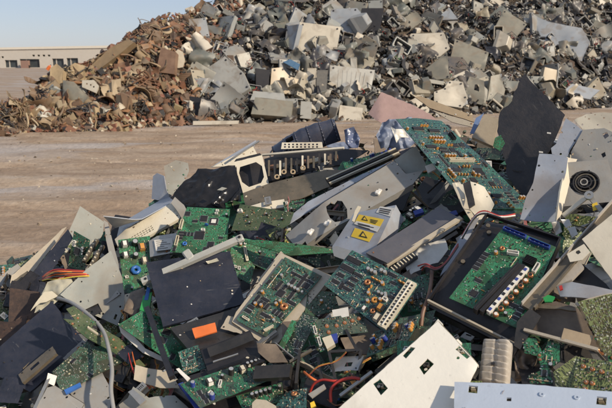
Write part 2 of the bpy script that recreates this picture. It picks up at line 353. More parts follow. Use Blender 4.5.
def sheet(name, label, cat, poly, mat, t=0.0015, w=0.3, lift=0.02, n=None, fit=True, holes=(), flange=0.0, edges=None, jag=0.0, amp=0.003, fine=0.0, grid=14, parent=None, group=None, freq=4.0, ridge=0.0, crease=True, medge=None, seed=None, at=None, lam=0.25, screws=()):
    M, q, loc = pose(poly, w, lift, n, fit, at, lam)
    seed = seed if seed is not None else (poly[0][0] * 1.3 + poly[0][1]) 
    hl = [[loc(*p) for p in h] for h in holes]
    zf = bend(amp, freq, seed, fine) if amp or fine else None
    if ridge: zf = lambda x, y: -ridge * abs(noise.noise(Vector((x * freq, y * freq * 1.6, seed)))) - ridge * .35 * abs(noise.noise(Vector((x * freq * 2.7, y * freq * 2.7, seed + 5)))) + ridge * .25
    rs = random.Random(int(seed * 3)); hl = list(hl)
    if zf and amp >= 0.002 and t < 0.005 and len(q) >= 4 and crease:
        cx_, cy_ = sum(p[0] for p in q) / len(q), sum(p[1] for p in q) / len(q); ext = max((Vector(p) - Vector((cx_, cy_))).length for p in q); cl = []
        for _ in range(2):
            an = rs.uniform(0, 6.28); cl.append((math.cos(an), math.sin(an), ext * rs.uniform(.45, .7), rs.uniform(-.45, .35)))
        zf0 = zf; zf = lambda x, y: zf0(x, y) + sum(k * max(0, (x - cx_) * ca + (y - cy_) * sa - c) for ca, sa, c, k in cl)
        grid = max(grid, 20)
        if ext > .06 and not fit and parent is None and mat in (GREYP, GREYG, BLUEG, CREAM, STEEL, ALU, WHITEP, SLATE, DKMETAL, BRONZE):
            cen = Vector((cx_, cy_)); vv = [Vector(p) for p in q]
            for i in range(len(q)):
                a_, b_ = vv[i], vv[(i + 1) % len(q)]
                if (b_ - a_).length < .03: continue
                c_ = a_.lerp(b_, rs.uniform(.25, .75)).lerp(cen, rs.uniform(.12, .2)); r_ = rs.choice((.0017, .0024, .0032)); hx = [(c_.x + r_ * math.cos(k * .785), c_.y + r_ * math.sin(k * .785)) for k in range(8)]
                ok = all(min((Vector(p) - c_).length for p in h) > .008 for h in hl)
                if ok and pin_poly(c_.x, c_.y, q): hl.append(hx)
    if jag == 0 and t < .008: jag = .0005
    mb = MB(); lp = jagged(q, jag, seed=int(seed)) if jag else q
    mb.slab(lp, hl, t, mat, grid=grid if zf else 0, zf=zf, medge=medge)
    if flange:
        k = len(q)
        for i in range(k):
            if edges is not None and i not in edges: continue
            a, b = Vector(q[i]), Vector(q[(i + 1) % k]); dd = (b - a); nr = Vector((-dd.y, dd.x)).normalized() * 0.0015
            m = 8; pa = [a.lerp(b, j / m) for j in range(m + 1)]; V = []; F = []
            for p in pa:
                z = zf(p.x, p.y) if zf else 0
                V += [(p.x, p.y, z - t * .5), (p.x + nr.x, p.y + nr.y, z - t * .5), (p.x + nr.x, p.y + nr.y, z - flange), (p.x, p.y, z - flange)]
            for j in range(m):
                o = j * 4
                F += [(o, o + 4, o + 7, o + 3), (o + 5, o + 1, o + 2, o + 6), (o + 3, o + 7, o + 6, o + 2)]
            F += [(0, 3, 2, 1), (m * 4, m * 4 + 1, m * 4 + 2, m * 4 + 3)]
            mb.add(V, F, medge or mat)
    for (a, b) in screws:
        p = loc(a, b); z = zf(p.x, p.y) if zf else 0
        mb.cyl((p.x, p.y, z + 0.0012), 0.0035, 0.003, TIN, n=8)
    o = mb.build(name, M); WM[o] = M.copy()
    if parent: sub(o, parent)
    else:
        tag(o, label, cat, group)
        if t < .02 and ridge == 0 and amp < .02: TOPS.append((o, M, q, zf))
    if parent and label: o['label'] = label
    return o, M, q, loc

# ------------------------------------------------------------------ component library (shared meshes)
LIB = {}
def lib(key, fn):
    if key not in LIB:
        mb = MB(); fn(mb); LIB[key] = mb.mesh(key)
    return LIB[key]
def f_chip(a, b, h=0.003, sides=4):
    def g(m):
        m.box((0, 0, h * .6), (a, b, h), CHIP)
        n = max(4, int(a / 0.0022))
        for i in range(n):
            x = -a / 2 + a * (i + .5) / n
            for s in (-1, 1): m.box((x, s * (b / 2 + 0.0012), h * .3), (0.0010, 0.0028, 0.0008), TIN)
        if sides == 4:
            n = max(4, int(b / 0.0022))
            for i in range(n):
                y = -b / 2 + b * (i + .5) / n
                for s in (-1, 1): m.box((s * (a / 2 + 0.0012), y, h * .3), (0.0028, 0.0010, 0.0008), TIN)
    return g
def f_labchip(a, b):
    def g(m):
        f_chip(a, b)(m); m.box((0, 0, 0.0036), (a * .6, b * .6, 0.0004), PAPER)
    return g
def f_cap(r, h, col):
    def g(m):
        m.cyl((0, 0, h / 2), r, h, col, n=12); m.cyl((0, 0, h + 0.0003), r * .8, 0.0012, TIN, n=12)
    return g
def f_conn(a, b, h, col, n=5):
    def g(m):
        t = 0.0012
        m.box((0, 0, t / 2), (a, b, t), col)
        for s in (-1, 1):
            m.box((0, s * (b / 2 - t / 2), h / 2 + t / 2), (a, t, h - t), col); m.box((s * (a / 2 - t / 2), 0, h / 2 + t / 2), (t, b - 2 * t, h - t), col)
        for i in range(n): m.box((-a / 2 + a * (i + .5) / n, 0, h * .35), (0.001, 0.001, h * .6), TIN)
    return g
def f_slot(a, b, h, col):
    def g(m):
        for s in (-1, 1): m.box((0, s * b * .32, h / 2), (a, b * .36, h), col)
        m.box((0, 0, h * .25), (a * .97, b * .28, h * .5), CHIP)
        for s in (-1, 1): m.box((s * (a / 2 - 0.002), 0, h / 2 + 0.0008), (0.004, b, h), col)
        n = int(a / 0.004)
        for i in range(n): m.box((-a / 2 + a * (i + .5) / n, b * .22, h + 0.0002), (0.001, b * .1, 0.0006), TIN)
    return g
def f_coil(r, col, core=None):
    def g(m):
        n = 14; V = []; F = []; k = 7
        for i in range(n):
            a = 2 * math.pi * i / n; rr = r * .36 * (1.12 if i % 2 else 0.95)
            for j in range(k):
                b = 2 * math.pi * j / k; V.append(((r * .62 + rr * math.cos(b)) * math.cos(a), (r * .62 + rr * math.cos(b)) * math.sin(a), r * .42 + rr * math.sin(b)))
        for i in range(n):
            for j in range(k): F.append((i * k + j, ((i + 1) % n) * k + j, ((i + 1) % n) * k + (j + 1) % k, i * k + (j + 1) % k))
        m.add(V, F, col, True)
    return g
def f_trafo(a, b, h, col):
    def g(m):
        m.box((0, 0, h / 2), (a, b, h), DKMETAL); m.box((0, 0, h * .5), (a * .66, b * 1.12, h * .8), col); m.box((0, 0, h * .9 + 0.001), (a * .5, b * .9, h * .24), col)
    return g
def f_sink(a, b, h, col):
    def g(m):
        m.box((0, 0, 0.0015), (a, b, 0.003), col); n = max(4, int(b / 0.0045))
        for i in range(n): m.box((0, -b / 2 + b * (i + .5) / n, h / 2 + 0.0015), (a, b / n * .35, h - .003), col)
    return g
def f_res(col):
    def g(m):
        m.cyl((0, 0, 0.002), 0.0013, 0.007, col, n=7, axis='X'); m.cyl((0, 0, 0.002), 0.0004, 0.013, TIN, n=5, axis='X')
    return g
def f_disc(col):
    def g(m): m.cyl((0, 0, 0.005), 0.0045, 0.002, col, n=10, axis='Y'); m.box((0, 0, 0.001), (0.003, 0.0006, 0.004), TIN)
    return g
def f_sold():
    def g(m): m.cyl((0, 0, 0.0008), 0.0034, 0.0016, COPPER, n=10, r2=0.0026); m.cyl((0, 0, 0.0022), 0.0011, 0.0018, TIN, n=8, r2=0.0006)
    return g
COMP = {
 'qfp': ('chip', f_chip(.018, .018)), 'bga': ('chip', f_chip(.028, .028)), 'lab': ('labelled_chip', f_labchip(.024, .024)), 'so': ('chip', f_chip(.014, .007, .0025, 2)),
 'dip': ('chip', f_chip(.022, .007, .0035, 2)), 'dipl': ('chip', f_chip(.036, .012, .004, 2)), 'mem': ('memory_chip', f_chip(.018, .009, .0022, 2)),
 'capk': ('capacitor', f_cap(.004, .010, CHIP)), 'capb': ('capacitor', f_cap(.005, .012, DBLUE)), 'capo': ('capacitor', f_cap(.0042, .009, AMBER)), 'capL': ('capacitor', f_cap(.009, .022, CHIP)), 'capg': ('capacitor', f_cap(.004, .009, GREYP)),
 'cw': ('connector', f_conn(.022, .007, .009, CONW)), 'cws': ('connector', f_conn(.010, .007, .008, CONW, 3)), 'cc': ('connector', f_conn(.03, .008, .009, CONN)), 'cb': ('connector', f_conn(.024, .008, .009, DBLUE)), 'ck': ('connector', f_conn(.03, .009, .009, CHIP)),
 'slw': ('slot', f_slot(.085, .008, .011, CONN)), 'slk': ('slot', f_slot(.13, .008, .011, CHIP)), 'slb': ('slot', f_slot(.085, .008, .011, BRNW)), 'slm': ('slot', f_slot(.05, .007, .009, CONN)),
 'coil': ('coil', f_coil(.010, COPPER)), 'coily': ('coil', f_coil(.010, AMBER)), 'coilb': ('coil', f_coil(.011, BLUE)),
 'tr': ('transformer', f_trafo(.024, .02, .018, AMBER)), 'trc': ('transformer', f_trafo(.022, .02, .016, CONN)), 'trw': ('relay', f_trafo(.02, .016, .014, CONW)),
 'hs': ('heatsink', f_sink(.034, .034, .014, ALU)), 'hsk': ('heatsink', f_sink(.034, .03, .014, CHIP)),
 'res': ('resistor', f_res(TAN)), 'resr': ('resistor', f_res(BRNW)), 'resb': ('resistor', f_res(BLUE)), 'reso': ('resistor', f_res(AMBER)),
 'disc': ('disc_capacitor', f_disc(AMBER)), 'discb': ('disc_capacitor', f_disc(BLUE)), 'sold': ('solder_joint', f_sold()),
}
def comp(parent, kind, x, y, z=0.0, rot=0.0, s=1.0):
    nm, fn = COMP[kind]; me = lib('part_' + kind, fn)
    S = (s, s, s) if not isinstance(s, (tuple, list)) else s
    return link(nm, me, Matrix.Translation((x, y, z)) @ Matrix.Rotation(rot, 4, 'Z') @ Matrix.Diagonal((*S, 1)), parent)
def bil(q, u, v):
    a = Vector(q[0]).lerp(Vector(q[1]), u); b = Vector(q[3]).lerp(Vector(q[2]), u); return a.lerp(b, v)
SMDCOLS = [TAN, CHIP, CHIP, CHIP, BRNW, BROWN, TIN, CONN]
def board(name, label, cat, quad, mat, w=0.3, lift=0.03, n=None, mix='', ncomp=20, fixed=(), smd=130, outline=None, holes=(), jag=0.0, amp=0.002, parent=None, group=None, seed=None, lam=0.25, t=0.0016, pins=False, fit=True, medge=None):
    """circuit board: quad = its four image corners; outline = polygon in (u,v) of the quad"""
    M, q, loc = pose(quad, w, lift, n, fit, None, lam)
    seed = int(seed if seed is not None else quad[0][0] * 3 + quad[0][1]); rr = random.Random(seed)
    ol = [bil(q, *p) for p in outline] if outline else q
    uvh = holes
    hl = [[bil(q, *p) for p in h] for h in holes]
    zf = bend(amp, 5.0, seed % 50) if amp else (lambda x, y: 0.0)
    mb = MB(); mb.slab(jagged(ol, jag, seed=seed) if jag else ol, hl, t, mat, grid=10, zf=zf, medge=medge or TAN if False else medge)
    o = mb.build('circuit_board' if not parent else name, M)
    WM[o] = M.copy()
    root = o
    o.name = name
    if parent: sub(o, parent)
    else: tag(o, label, cat, group)
    def ins(u, v):
        p = outline or [(0, 0), (1, 0), (1, 1), (0, 1)]
        def pin(lp):
            c = False; j = len(lp) - 1
            for i in range(len(lp)):
                if (lp[i][1] > v) != (lp[j][1] > v) and u < (lp[j][0] - lp[i][0]) * (v - lp[i][1]) / (lp[j][1] - lp[i][1]) + lp[i][0]: c = not c
                j = i
            return c
        return pin(p) and not any(pin(h) for h in uvh)
    used = []; ang0 = 0.0
    W = (Vector(q[1]) - Vector(q[0])).length; H = (Vector(q[3]) - Vector(q[0])).length
    for it in fixed:                      # (kind, u, v, rot, scale)
        k, u, v = it[:3]; ro = it[3] if len(it) > 3 else 0; s = it[4] if len(it) > 4 else 1
        p = bil(q, u, v); comp(o, k, p.x, p.y, zf(p.x, p.y), ro, s); r_ = max(lib('part_' + k, COMP[k][1]).vertices[0].co.length, 0.006)
        if k[:2] != 'so' or k == 'so': used.append((p.x, p.y, r_ if k != 'sold' else 0.004))
    names = mix.split(); tries = 0; c = 0
    while names and c < ncomp and tries < ncomp * 30:
        tries += 1; k = rr.choice(names); u, v = rr.uniform(.05, .95), rr.uniform(.06, .94)
        me = lib('part_' + k, COMP[k][1]); rad = max(abs(x) for vv in me.vertices for x in vv.co.xy) if len(me.vertices) < 400 else 0.018
        p = bil(q, u, v)
        e = 0.8 * rad
        if not ins(u, v) or not ins(min(1, u + e / W), v) or not ins(max(0, u - e / W), v) or not ins(u, min(1, v + e / H)) or not ins(u, max(0, v - e / H)): continue
        if u + e / W > 1 or u - e / W < 0 or v + e / H > 1 or v - e / H < 0: continue
        if any((p.x - a) ** 2 + (p.y - b) ** 2 < (rad * .8 + r2 * .7) ** 2 for a, b, r2 in used): continue
        ro = rr.choice((0, math.pi / 2)); s_ = rr.uniform(.85, 1.15); used.append((p.x, p.y, rad)); comp(o, k, p.x, p.y, zf(p.x, p.y), ro + ang0, s_); c += 1
        if rr.random() < .6 and k not in ('tr', 'trc', 'trw', 'coil', 'coily', 'hs', 'hsk'):   # a row of the same part
            e1, e2 = (Vector(q[1]) - Vector(q[0])).normalized(), (Vector(q[3]) - Vector(q[0])).normalized(); dv = rr.choice((e1, e2)); st_ = rad * (1.3 if k in ('qfp', 'bga', 'dipl') else 1.15) + .003
            if k in ('so', 'dip', 'mem', 'res', 'reso', 'resr') and ((dv is e2) == (ro == 0)): st_ = rad * .75 + .003
            for m_ in range(1, rr.randrange(2, 6)):
                pp = Vector(p) + dv * st_ * 1.25 * m_
                if c >= ncomp or not pin_poly(pp.x, pp.y, ol) or not all(pin_poly(pp.x + dx * rad * .8, pp.y + dy * rad * .8, ol) for dx, dy in ((1, 0), (-1, 0), (0, 1), (0, -1))): break
                if any((pp.x - a) ** 2 + (pp.y - b) ** 2 < (rad * .5 + r2 * .5) ** 2 for a, b, r2 in used[:-m_]): break
                used.append((pp.x, pp.y, rad)); comp(o, k, pp.x, pp.y, zf(pp.x, pp.y), ro + ang0, s_); c += 1
    if smd:
        m2 = MB()
        for i in range(smd):
            u, v = rr.uniform(.03, .97), rr.uniform(.03, .97)
            if i % 3: u = round(u * 22) / 22; v = round(v * 40) / 40
            if not ins(u, v): continue
            p = bil(q, u, v); a = rr.choice((0, 1)); sx = rr.uniform(.0016, .0038); sy = sx * .5
            if pins: m2.cyl((p.x, p.y, zf(p.x, p.y) + .0012), .0011, .0024, TIN, n=5, r2=.0005)
            else: m2.box((p.x, p.y, zf(p.x, p.y) + .0008), (sx if a else sy, sy if a else sx, rr.uniform(.001, .0022)), rr.choice(SMDCOLS))
        so_ = m2.build('solder_pins' if pins else 'surface_components', None, o); so_['kind'] = 'stuff'
    return o, M, q, loc
def catmull(P, m=10):
    P = [Vector(p) for p in P]; out = []
    for i in range(len(P) - 1):
        a, b, c, d = P[max(i - 1, 0)], P[i], P[i + 1], P[min(i + 2, len(P) - 1)]
        for j in range(m):
            t = j / m; out.append(0.5 * ((2 * b) + (c - a) * t + (2 * a - 5 * b + 4 * c - d) * t * t + (3 * b - a - 3 * c + d) * t ** 3))
    out.append(P[-1]); return out
def wire(name, label, cat, pts, r, mat, group=None):       # pts: (px, py, lift)
    P = catmull([heap_pt(*p) for p in pts]); c = sum(P, Vector()) / len(P); mb = MB()
    mb.tube([p - c for p in P], r, mat); return tag(mb.build(name, Matrix.Translation(c)), label, cat, group)
def bar(p0, p1, wd, ht, mat, name='bar', label=None, cat=None, parent=None, up=None, group=None, hollow=False):
    A, B = heap_pt(*p0), heap_pt(*p1); d = B - A; n = Vector(up).normalized() if up else (HN + -ray(p0[0], p0[1]).normalized() * .6).normalized()
    n = (n - d.normalized() * n.dot(d.normalized())).normalized()
    M = frame(A, d, n); mb = MB(); L = d.length
    if hollow:
        mb.box((L / 2, 0, 0), (L, wd, .0018), mat); mb.box((L / 2, wd / 2, -ht / 2), (L, .0018, ht), mat); mb.box((L / 2, -wd / 2, -ht / 2), (L, .0018, ht), mat)
    else: mb.box((L / 2, 0, 0), (L, wd, ht), mat)
    o = mb.build(name, M); WM[o] = M.copy()
    if parent: sub(o, parent)
    else: tag(o, label, cat, group)
    return o, M, L

# ================================================================== THE SETTING
def interp(tab, x):
    if x <= tab[0][0]: return tab[0][1]
    for (a, b), (c, d) in zip(tab, tab[1:]):
        if x <= c: return b + (d - b) * (x - a) / (c - a)
    return tab[-1][1]
# ---- ground: one sheet, fine near the yard, reaching the horizon
def mat_ground():
    m = bpy.data.materials.new('packed_earth'); m.use_nodes = True; t = m.node_tree; N = t.nodes; L = t.links; b = N['Principled BSDF']
    tc = N.new('ShaderNodeTexCoord')
    def nz(scale, det, mscale, ro=0.6, loc=(0, 0, 0), rot=0.0):
        mp = N.new('ShaderNodeMapping'); mp.inputs['Scale'].default_value = mscale; mp.inputs['Location'].default_value = loc; mp.inputs['Rotation'].default_value = (0, 0, rot)
        L.new(tc.outputs['Object'], mp.inputs[0]); n = N.new('ShaderNodeTexNoise'); n.inputs['Scale'].default_value = scale; n.inputs['Detail'].default_value = det; n.inputs['Roughness'].default_value = ro; n.inputs['Distortion'].default_value = .5
        L.new(mp.outputs[0], n.inputs['Vector']); return n.outputs[0]
    a = nz(1.0, 8, (0.22, 1.1, 1), 0.65, rot=0.06); c = nz(1.0, 6, (0.9, 1.7, 1), 0.74, (3, 7, 0), rot=-0.04); d = nz(14, 5, (1, 1, 1), 0.7); p = nz(0.45, 5, (0.5, 1.0, 1), 0.55, (11, 4, 0))
    cr = N.new('ShaderNodeValToRGB'); e = cr.color_ramp.elements
    e[0].position = .30; e[0].color = (.18, .12, .075, 1); e[1].position = .64; e[1].color = (.44, .345, .255, 1); q = e.new(.47); q.color = (.31, .225, .155, 1)
    ad = N.new('ShaderNodeMath'); ad.operation = 'MULTIPLY_ADD'; ad.inputs[1].default_value = .6; L.new(c, ad.inputs[0]); h = N.new('ShaderNodeMath'); h.operation = 'MULTIPLY'; h.inputs[1].default_value = .4; L.new(a, h.inputs[0]); L.new(h.outputs[0], ad.inputs[2])
    L.new(ad.outputs[0], cr.inputs[0])
    mr = N.new('ShaderNodeMapRange'); mr.inputs[1].default_value = .5; mr.inputs[2].default_value = .62; mr.inputs[4].default_value = .62; L.new(p, mr.inputs[0])
    mx = N.new('ShaderNodeMix'); mx.data_type = 'RGBA'; mx.inputs[7].default_value = (.43, .40, .38, 1); L.new(mr.outputs[0], mx.inputs[0]); L.new(cr.outputs[0], mx.inputs[6])
    m3 = N.new('ShaderNodeMapRange'); m3.inputs[1].default_value = .3; m3.inputs[2].default_value = .7; m3.inputs[3].default_value = .78; m3.inputs[4].default_value = 1.2; L.new(d, m3.inputs[0])
    sc_ = N.new('ShaderNodeVectorMath'); sc_.operation = 'SCALE'; L.new(mx.outputs[2], sc_.inputs[0]); L.new(m3.outputs[0], sc_.inputs['Scale'])
    L.new(sc_.outputs[0], b.inputs['Base Color']); b.inputs['Roughness'].default_value = .85; b.inputs['Specular IOR Level'].default_value = .3
    bp = N.new('ShaderNodeBump'); bp.inputs['Strength'].default_value = .6; bp.inputs['Distance'].default_value = .03; L.new(d, bp.inputs['Height']); L.new(bp.outputs[0], b.inputs['Normal'])
    return m
ys = [-8 + i * .5 for i in range(16)] + [i * .09 for i in range(200)] + [18 + i * .5 for i in range(30)] + [33 + 1.6 ** i for i in range(1, 15)] + [1800]
xs = sorted([s * v for v in [i * .35 for i in range(1, 60)] + [21 + 1.7 ** i for i in range(1, 13)] + [1500] for s in (-1, 1)] + [0.0])
TRACKS = [(5.6, .12, .012), (8.3, -.05, .02), (9.6, .22, -.01), (12.4, .02, .012), (14.6, .3, .02)]
def gz(x, y):
    if y > 60 or y < -5 or abs(x) > 40: return 0.0
    f = min(1, (60 - y) / 20)
    rut = 0.035 * noise.noise(Vector((x * .12 + .3 * y * .1, y * 1.5, 0))) + .02 * noise.noise(Vector((x * .6, y * 3.5, 4))) + .03 * noise.noise(Vector((x * .2, y * .4, 9)))
    for k, (y0, m1, c1) in enumerate(TRACKS):
        for o_ in (0, 1.9):
            d = y - (y0 + o_ + m1 * x + c1 * x * x)
            if abs(d) < .5: rut += -.035 * math.exp(-(d / .16) ** 2) + .022 * math.exp(-((abs(d) - .3) / .09) ** 2) + .008 * math.exp(-(d / .16) ** 2) * math.sin(x * 14 + y * 3)
    return rut * f
gv = [(x, y, gz(x, y)) for y in ys for x in xs]; nx = len(xs)
gm = bpy.data.meshes.new('ground'); gm.from_pydata(gv, [], [(j * nx + i, j * nx + i + 1, (j + 1) * nx + i + 1, (j + 1) * nx + i) for j in range(len(ys) - 1) for i in range(nx - 1)])
gm.polygons.foreach_set('use_smooth', [True] * len(gm.polygons)); gm.materials.append(mat_ground())
tag(link('ground', gm), kind='structure')

# pale clods and grit lying on the yard
def crumbs(name, n, place, sizes, mats, kinds='box', seed=1):
    rr = random.Random(seed); mb = MB()
    for i in range(n):
        r = place(rr)
        if r is None: continue
        p, nr = r; s = rr.uniform(*sizes); s = s * (0.5 + rr.random() ** 3 * 1.3)
        M = Matrix.Translation(p) @ nr.to_track_quat('Z', 'Y').to_matrix().to_4x4() @ Matrix.Rotation(rr.uniform(0, 6.28), 4, 'Z') @ Matrix.Rotation(rr.gauss(0, .6), 4, 'X') @ Matrix.Rotation(rr.gauss(0, .5), 4, 'Y')
        m = rr.choice(mats); k = rr.random()
        if kinds == 'clod' or k < .18:
            V = [(rr.uniform(-.5, .5) * s * (1 if j % 3 else 1.3), rr.uniform(-.5, .5) * s, rr.uniform(-.3, .3) * s) for j in range(6)]
            V = [(s * .6 * math.cos(j * 1.05) * rr.uniform(.6, 1.1), s * .5 * math.sin(j * 1.05) * rr.uniform(.6, 1.1), 0) for j in range(6)]
            T = [(x * .55, y * .55, s * rr.uniform(.2, .45)) for x, y, _ in V]
            mb.add(V + T, [(j, (j + 1) % 6, 6 + (j + 1) % 6, 6 + j) for j in range(6)] + [tuple(range(6, 12))], m, M=M)
        elif k < .62:                 # bent plate
            a, b, c = s, s * rr.uniform(.35, .9), s * rr.uniform(-.35, .35); t = s * .04
            V = [(-a / 2, -b / 2, 0), (0, -b / 2 * rr.uniform(.7, 1.2), c), (a / 2, -b / 2, rr.uniform(-.2, .2) * s), (a / 2, b / 2, rr.uniform(-.2, .2) * s), (0, b / 2 * rr.uniform(.7, 1.2), c), (-a / 2, b / 2, 0)]
            V2 = [(x, y, z - t) for x, y, z in V]
            mb.add(V + V2, [(0, 1, 4, 5), (1, 2, 3, 4), (6, 11, 10, 7), (7, 10, 9, 8)] + [(j, 6 + j, 6 + (j + 1) % 6, (j + 1) % 6) for j in range(6)], m, M=M)
        elif k < .8: mb.cyl((0, 0, 0), s * rr.uniform(.06, .25), s * rr.uniform(.4, 1.2), m, n=7, M=M, axis='X')
        else: mb.box((0, 0, 0), (s, s * rr.uniform(.3, .8), s * rr.uniform(.12, .5)), m, M=M, taper=rr.uniform(.7, 1))
    return mb.build(name)
CLOD = mk('clod', (0.26, 0.2, 0.14), rough=.9, dirt=.3)
def gplace(rr):
    y = 4 + 18 * rr.random() ** .7; x = rr.uniform(-1, 1) * (.6 * y + 1); return Vector((x, y, gz(x, y))), Vector((0, 0, 1))
tag(crumbs('loose_grit', 2600, gplace, (.015, .05), [CLOD, CLOD, BROWN, BEIGE], 'clod', 3), kind='stuff')

# ---- the long warehouse on the horizon
WALLM = mk('warehouse_wall', (0.50, 0.47, 0.42), rough=.8, dirt=.2, var=.08, scale=.2, bump=0)
ROOFM = mk('warehouse_roof', (0.62, 0.58, 0.5), rough=.7, dirt=.1, var=.05, scale=.2, bump=0)
DARKG = mk('dark_opening', (0.035, 0.05, 0.06), rough=.4, dirt=.1, var=.2, scale=.5, bump=0)
BLDY = 190.0
def bx(px): return (px - 306) / FPX * BLDY * 1.0 / math.cos(PITCH) * 0.985
def bz(py): d = ray(0, py); return CAM_H + d.z / d.y * BLDY
bA, bB = bx(-60), bx(235); zr0, zr1 = bz(50.5), bz(45.5)
Mw = Matrix.Translation(((bA + bB) / 2, BLDY, 0)); hb = empty('warehouse', Mw, 'long low pale warehouse with dark doorways on the horizon behind the yard', 'warehouse')
W2 = (bB - bA) / 2
def rectp(px0, py0, px1, py1): a, b, c, d = bx(px0) - (bA + bB) / 2, bx(px1) - (bA + bB) / 2, bz(py1), bz(py0); return [(a, max(c, .15)), (b, max(c, .15)), (b, d), (a, d)]
doors = [(14, 60, 26, 68), (28.5, 59, 47.5, 68), (60, 58.5, 71, 67.5), (74, 58, 85, 67.5), (100, 58, 112, 67.5), (126, 58, 140, 67.5)]
wins = [(a, 56.2, a + 2.2, 58) for a in (-1, 3.5, 7.5, 11)] + [(a, 54.6, a + 2.4, 56.4) for a in (41, 46, 51, 56)]
mb = MB(); Mf = Matrix.Rotation(R(90), 4, 'X')
zt = bz(51.3); k_ = (zr1 - zr0) / (2 * W2)
mb.slab([(-W2, 0), (W2, 0), (W2, zr1), (-W2, zr0)], [rectp(*d) for d in doors + wins], .5, WALLM, M=Mf)
mb.box((0, 12, 2.2), (2 * W2, 22, 4.3), WALLM)
mb.build('wall', None, hb)
mb = MB(); mb.add([(-W2, -.3, zr0 - .1), (W2, -.3, zr1 - .1), (W2, 24, zr1 + .4), (-W2, 24, zr0 + .4), (-W2, -.3, zr0 + .5), (W2, -.3, zr1 + .6), (W2, 24, zr1 + 1), (-W2, 24, zr0 + 1)], [(3, 2, 1, 0), (4, 5, 6, 7), (0, 1, 5, 4), (1, 2, 6, 5), (2, 3, 7, 6), (3, 0, 4, 7)], ROOFM); mb.build('roof', None, hb)
for nm, lst in (('doorway', doors), ('window', wins)):
    for d in lst:
        r = rectp(*d); mb = MB(); mb.box(((r[0][0] + r[1][0]) / 2, .8, (r[0][1] + r[2][1]) / 2), (r[1][0] - r[0][0] + .2, .2, r[2][1] - r[0][1] + .2), DARKG)
        if nm == 'doorway':
            mb.box((r[0][0] + .3 * (r[1][0] - r[0][0]), .6, (r[0][1] + r[2][1]) / 2), (.25, .2, r[2][1] - r[0][1]), WALLM)
        mb.build(nm, None, hb)
DOORR = mk('faded_red', (.25, .15, .12), rough=.7, dirt=.2, bump=0)
r = rectp(33, 60.5, 40, 66); mb = MB(); mb.box(((r[0][0] + r[1][0]) / 2, -2, r[2][1] / 2), (r[1][0] - r[0][0], 1.4, r[2][1]), DOORR); mb.cyl(((r[0][0] + r[1][0]) / 2 + 1, -2.2, .4), .4, .4, BLACK, axis='Y')
tag(mb.build('container', Mw.copy()), 'faded red container standing before the second doorway of the far warehouse', 'container')

# ================================================================== THE FAR SCRAP MOUND
BASE = [(-260, 141), (-60, 138), (0, 135), (60, 131), (120, 131), (200, 124), (300, 121.5), (400, 118), (500, 113), (612, 106), (760, 99)]
TOPP = [(-260, 124), (-40, 118), (0, 108), (35, 98), (47, 86), (60, 74), (78, 66), (100, 56), (125, 42), (150, 28), (180, 14), (215, 0), (300, -22), (700, -26)]
BL = [ground_pt(a, b) for a, b in BASE]; XT = [(p.x, p.y) for p in BL]
def px_of(x, y, z): v = Vector((x, y, z)) - EYE; return 306 + FPX * v.x / v.dot(FW)
SL = .62
def ztop(a):
    d = ray(a, interp(TOPP, a)); tu = d.z / d.y; Yb = interp(XT, interp([(q[0], p.x) for q, p in zip(BASE, BL)], a))
    return max(.15, (CAM_H + tu * Yb) / (1 - tu / SL))
TOPZ = [(p.x, ztop(q[0])) for q, p in zip(BASE, BL)]
TX = []
for a in range(-260, 761, 10):
    b = interp(BASE, a); p = ground_pt(a, b); z = ztop(a); TX.append((p.x * (1 + z / SL / p.y), z))
def far_h(x, y):
    yb = interp(XT, x * .97); s = y - yb; T = interp(TX, x)
    if s < 0: return -.1
    z = s * SL * (1 + .25 * noise.noise(Vector((x * .25, y * .25, 2))))
    z += .22 * noise.noise(Vector((x * .9, y * .9, 5))) * min(1, s)
    top = T * (1 + .06 * noise.noise(Vector((x * .7, 3, 1))))
    if z > top: z = top - (s - top / SL) * .18 if s > top / SL else top
    if s > 16: z -= (s - 16) * .8
    return max(z, -.1)
def far_n(x, y):
    e = .15; return Vector((-(far_h(x + e, y) - far_h(x - e, y)) / (2 * e), -(far_h(x, y + e) - far_h(x, y - e)) / (2 * e), 1)).normalized()
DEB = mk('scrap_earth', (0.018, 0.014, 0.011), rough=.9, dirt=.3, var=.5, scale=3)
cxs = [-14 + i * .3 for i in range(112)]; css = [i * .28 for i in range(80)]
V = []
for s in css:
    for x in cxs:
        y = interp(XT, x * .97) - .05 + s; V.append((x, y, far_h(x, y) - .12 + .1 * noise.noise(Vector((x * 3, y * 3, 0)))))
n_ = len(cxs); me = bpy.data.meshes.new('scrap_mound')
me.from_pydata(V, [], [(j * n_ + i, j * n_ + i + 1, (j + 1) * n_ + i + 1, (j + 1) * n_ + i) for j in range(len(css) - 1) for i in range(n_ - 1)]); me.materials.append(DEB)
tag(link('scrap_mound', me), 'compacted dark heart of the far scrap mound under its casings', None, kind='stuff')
CB = mk('casing_beige', (0, 0, 0), rough=.55, dirt=.22, var=.12, scale=4, speck=.5, cols=[(.44, .40, .32), (.34, .33, .28), (.50, .46, .38), (.22, .22, .19), (.32, .29, .22), (.26, .28, .27)])
CG = mk('casing_grey', (0, 0, 0), rough=.5, dirt=.25, var=.15, scale=4, speck=.6, cols=[(.24, .25, .24), (.15, .16, .15), (.28, .30, .31), (.07, .07, .07), (.2, .19, .15), (.12, .14, .13)])
CK = mk('casing_dark', (0, 0, 0), rough=.5, dirt=.06, var=.2, scale=4, cols=[(.02, .02, .02), (.03, .03, .035), (.014, .016, .022), (.04, .035, .03)])
CK_ = CK
CU = mk('casing_blue', (.05, .14, .25), rough=.4, dirt=.2, bump=0)
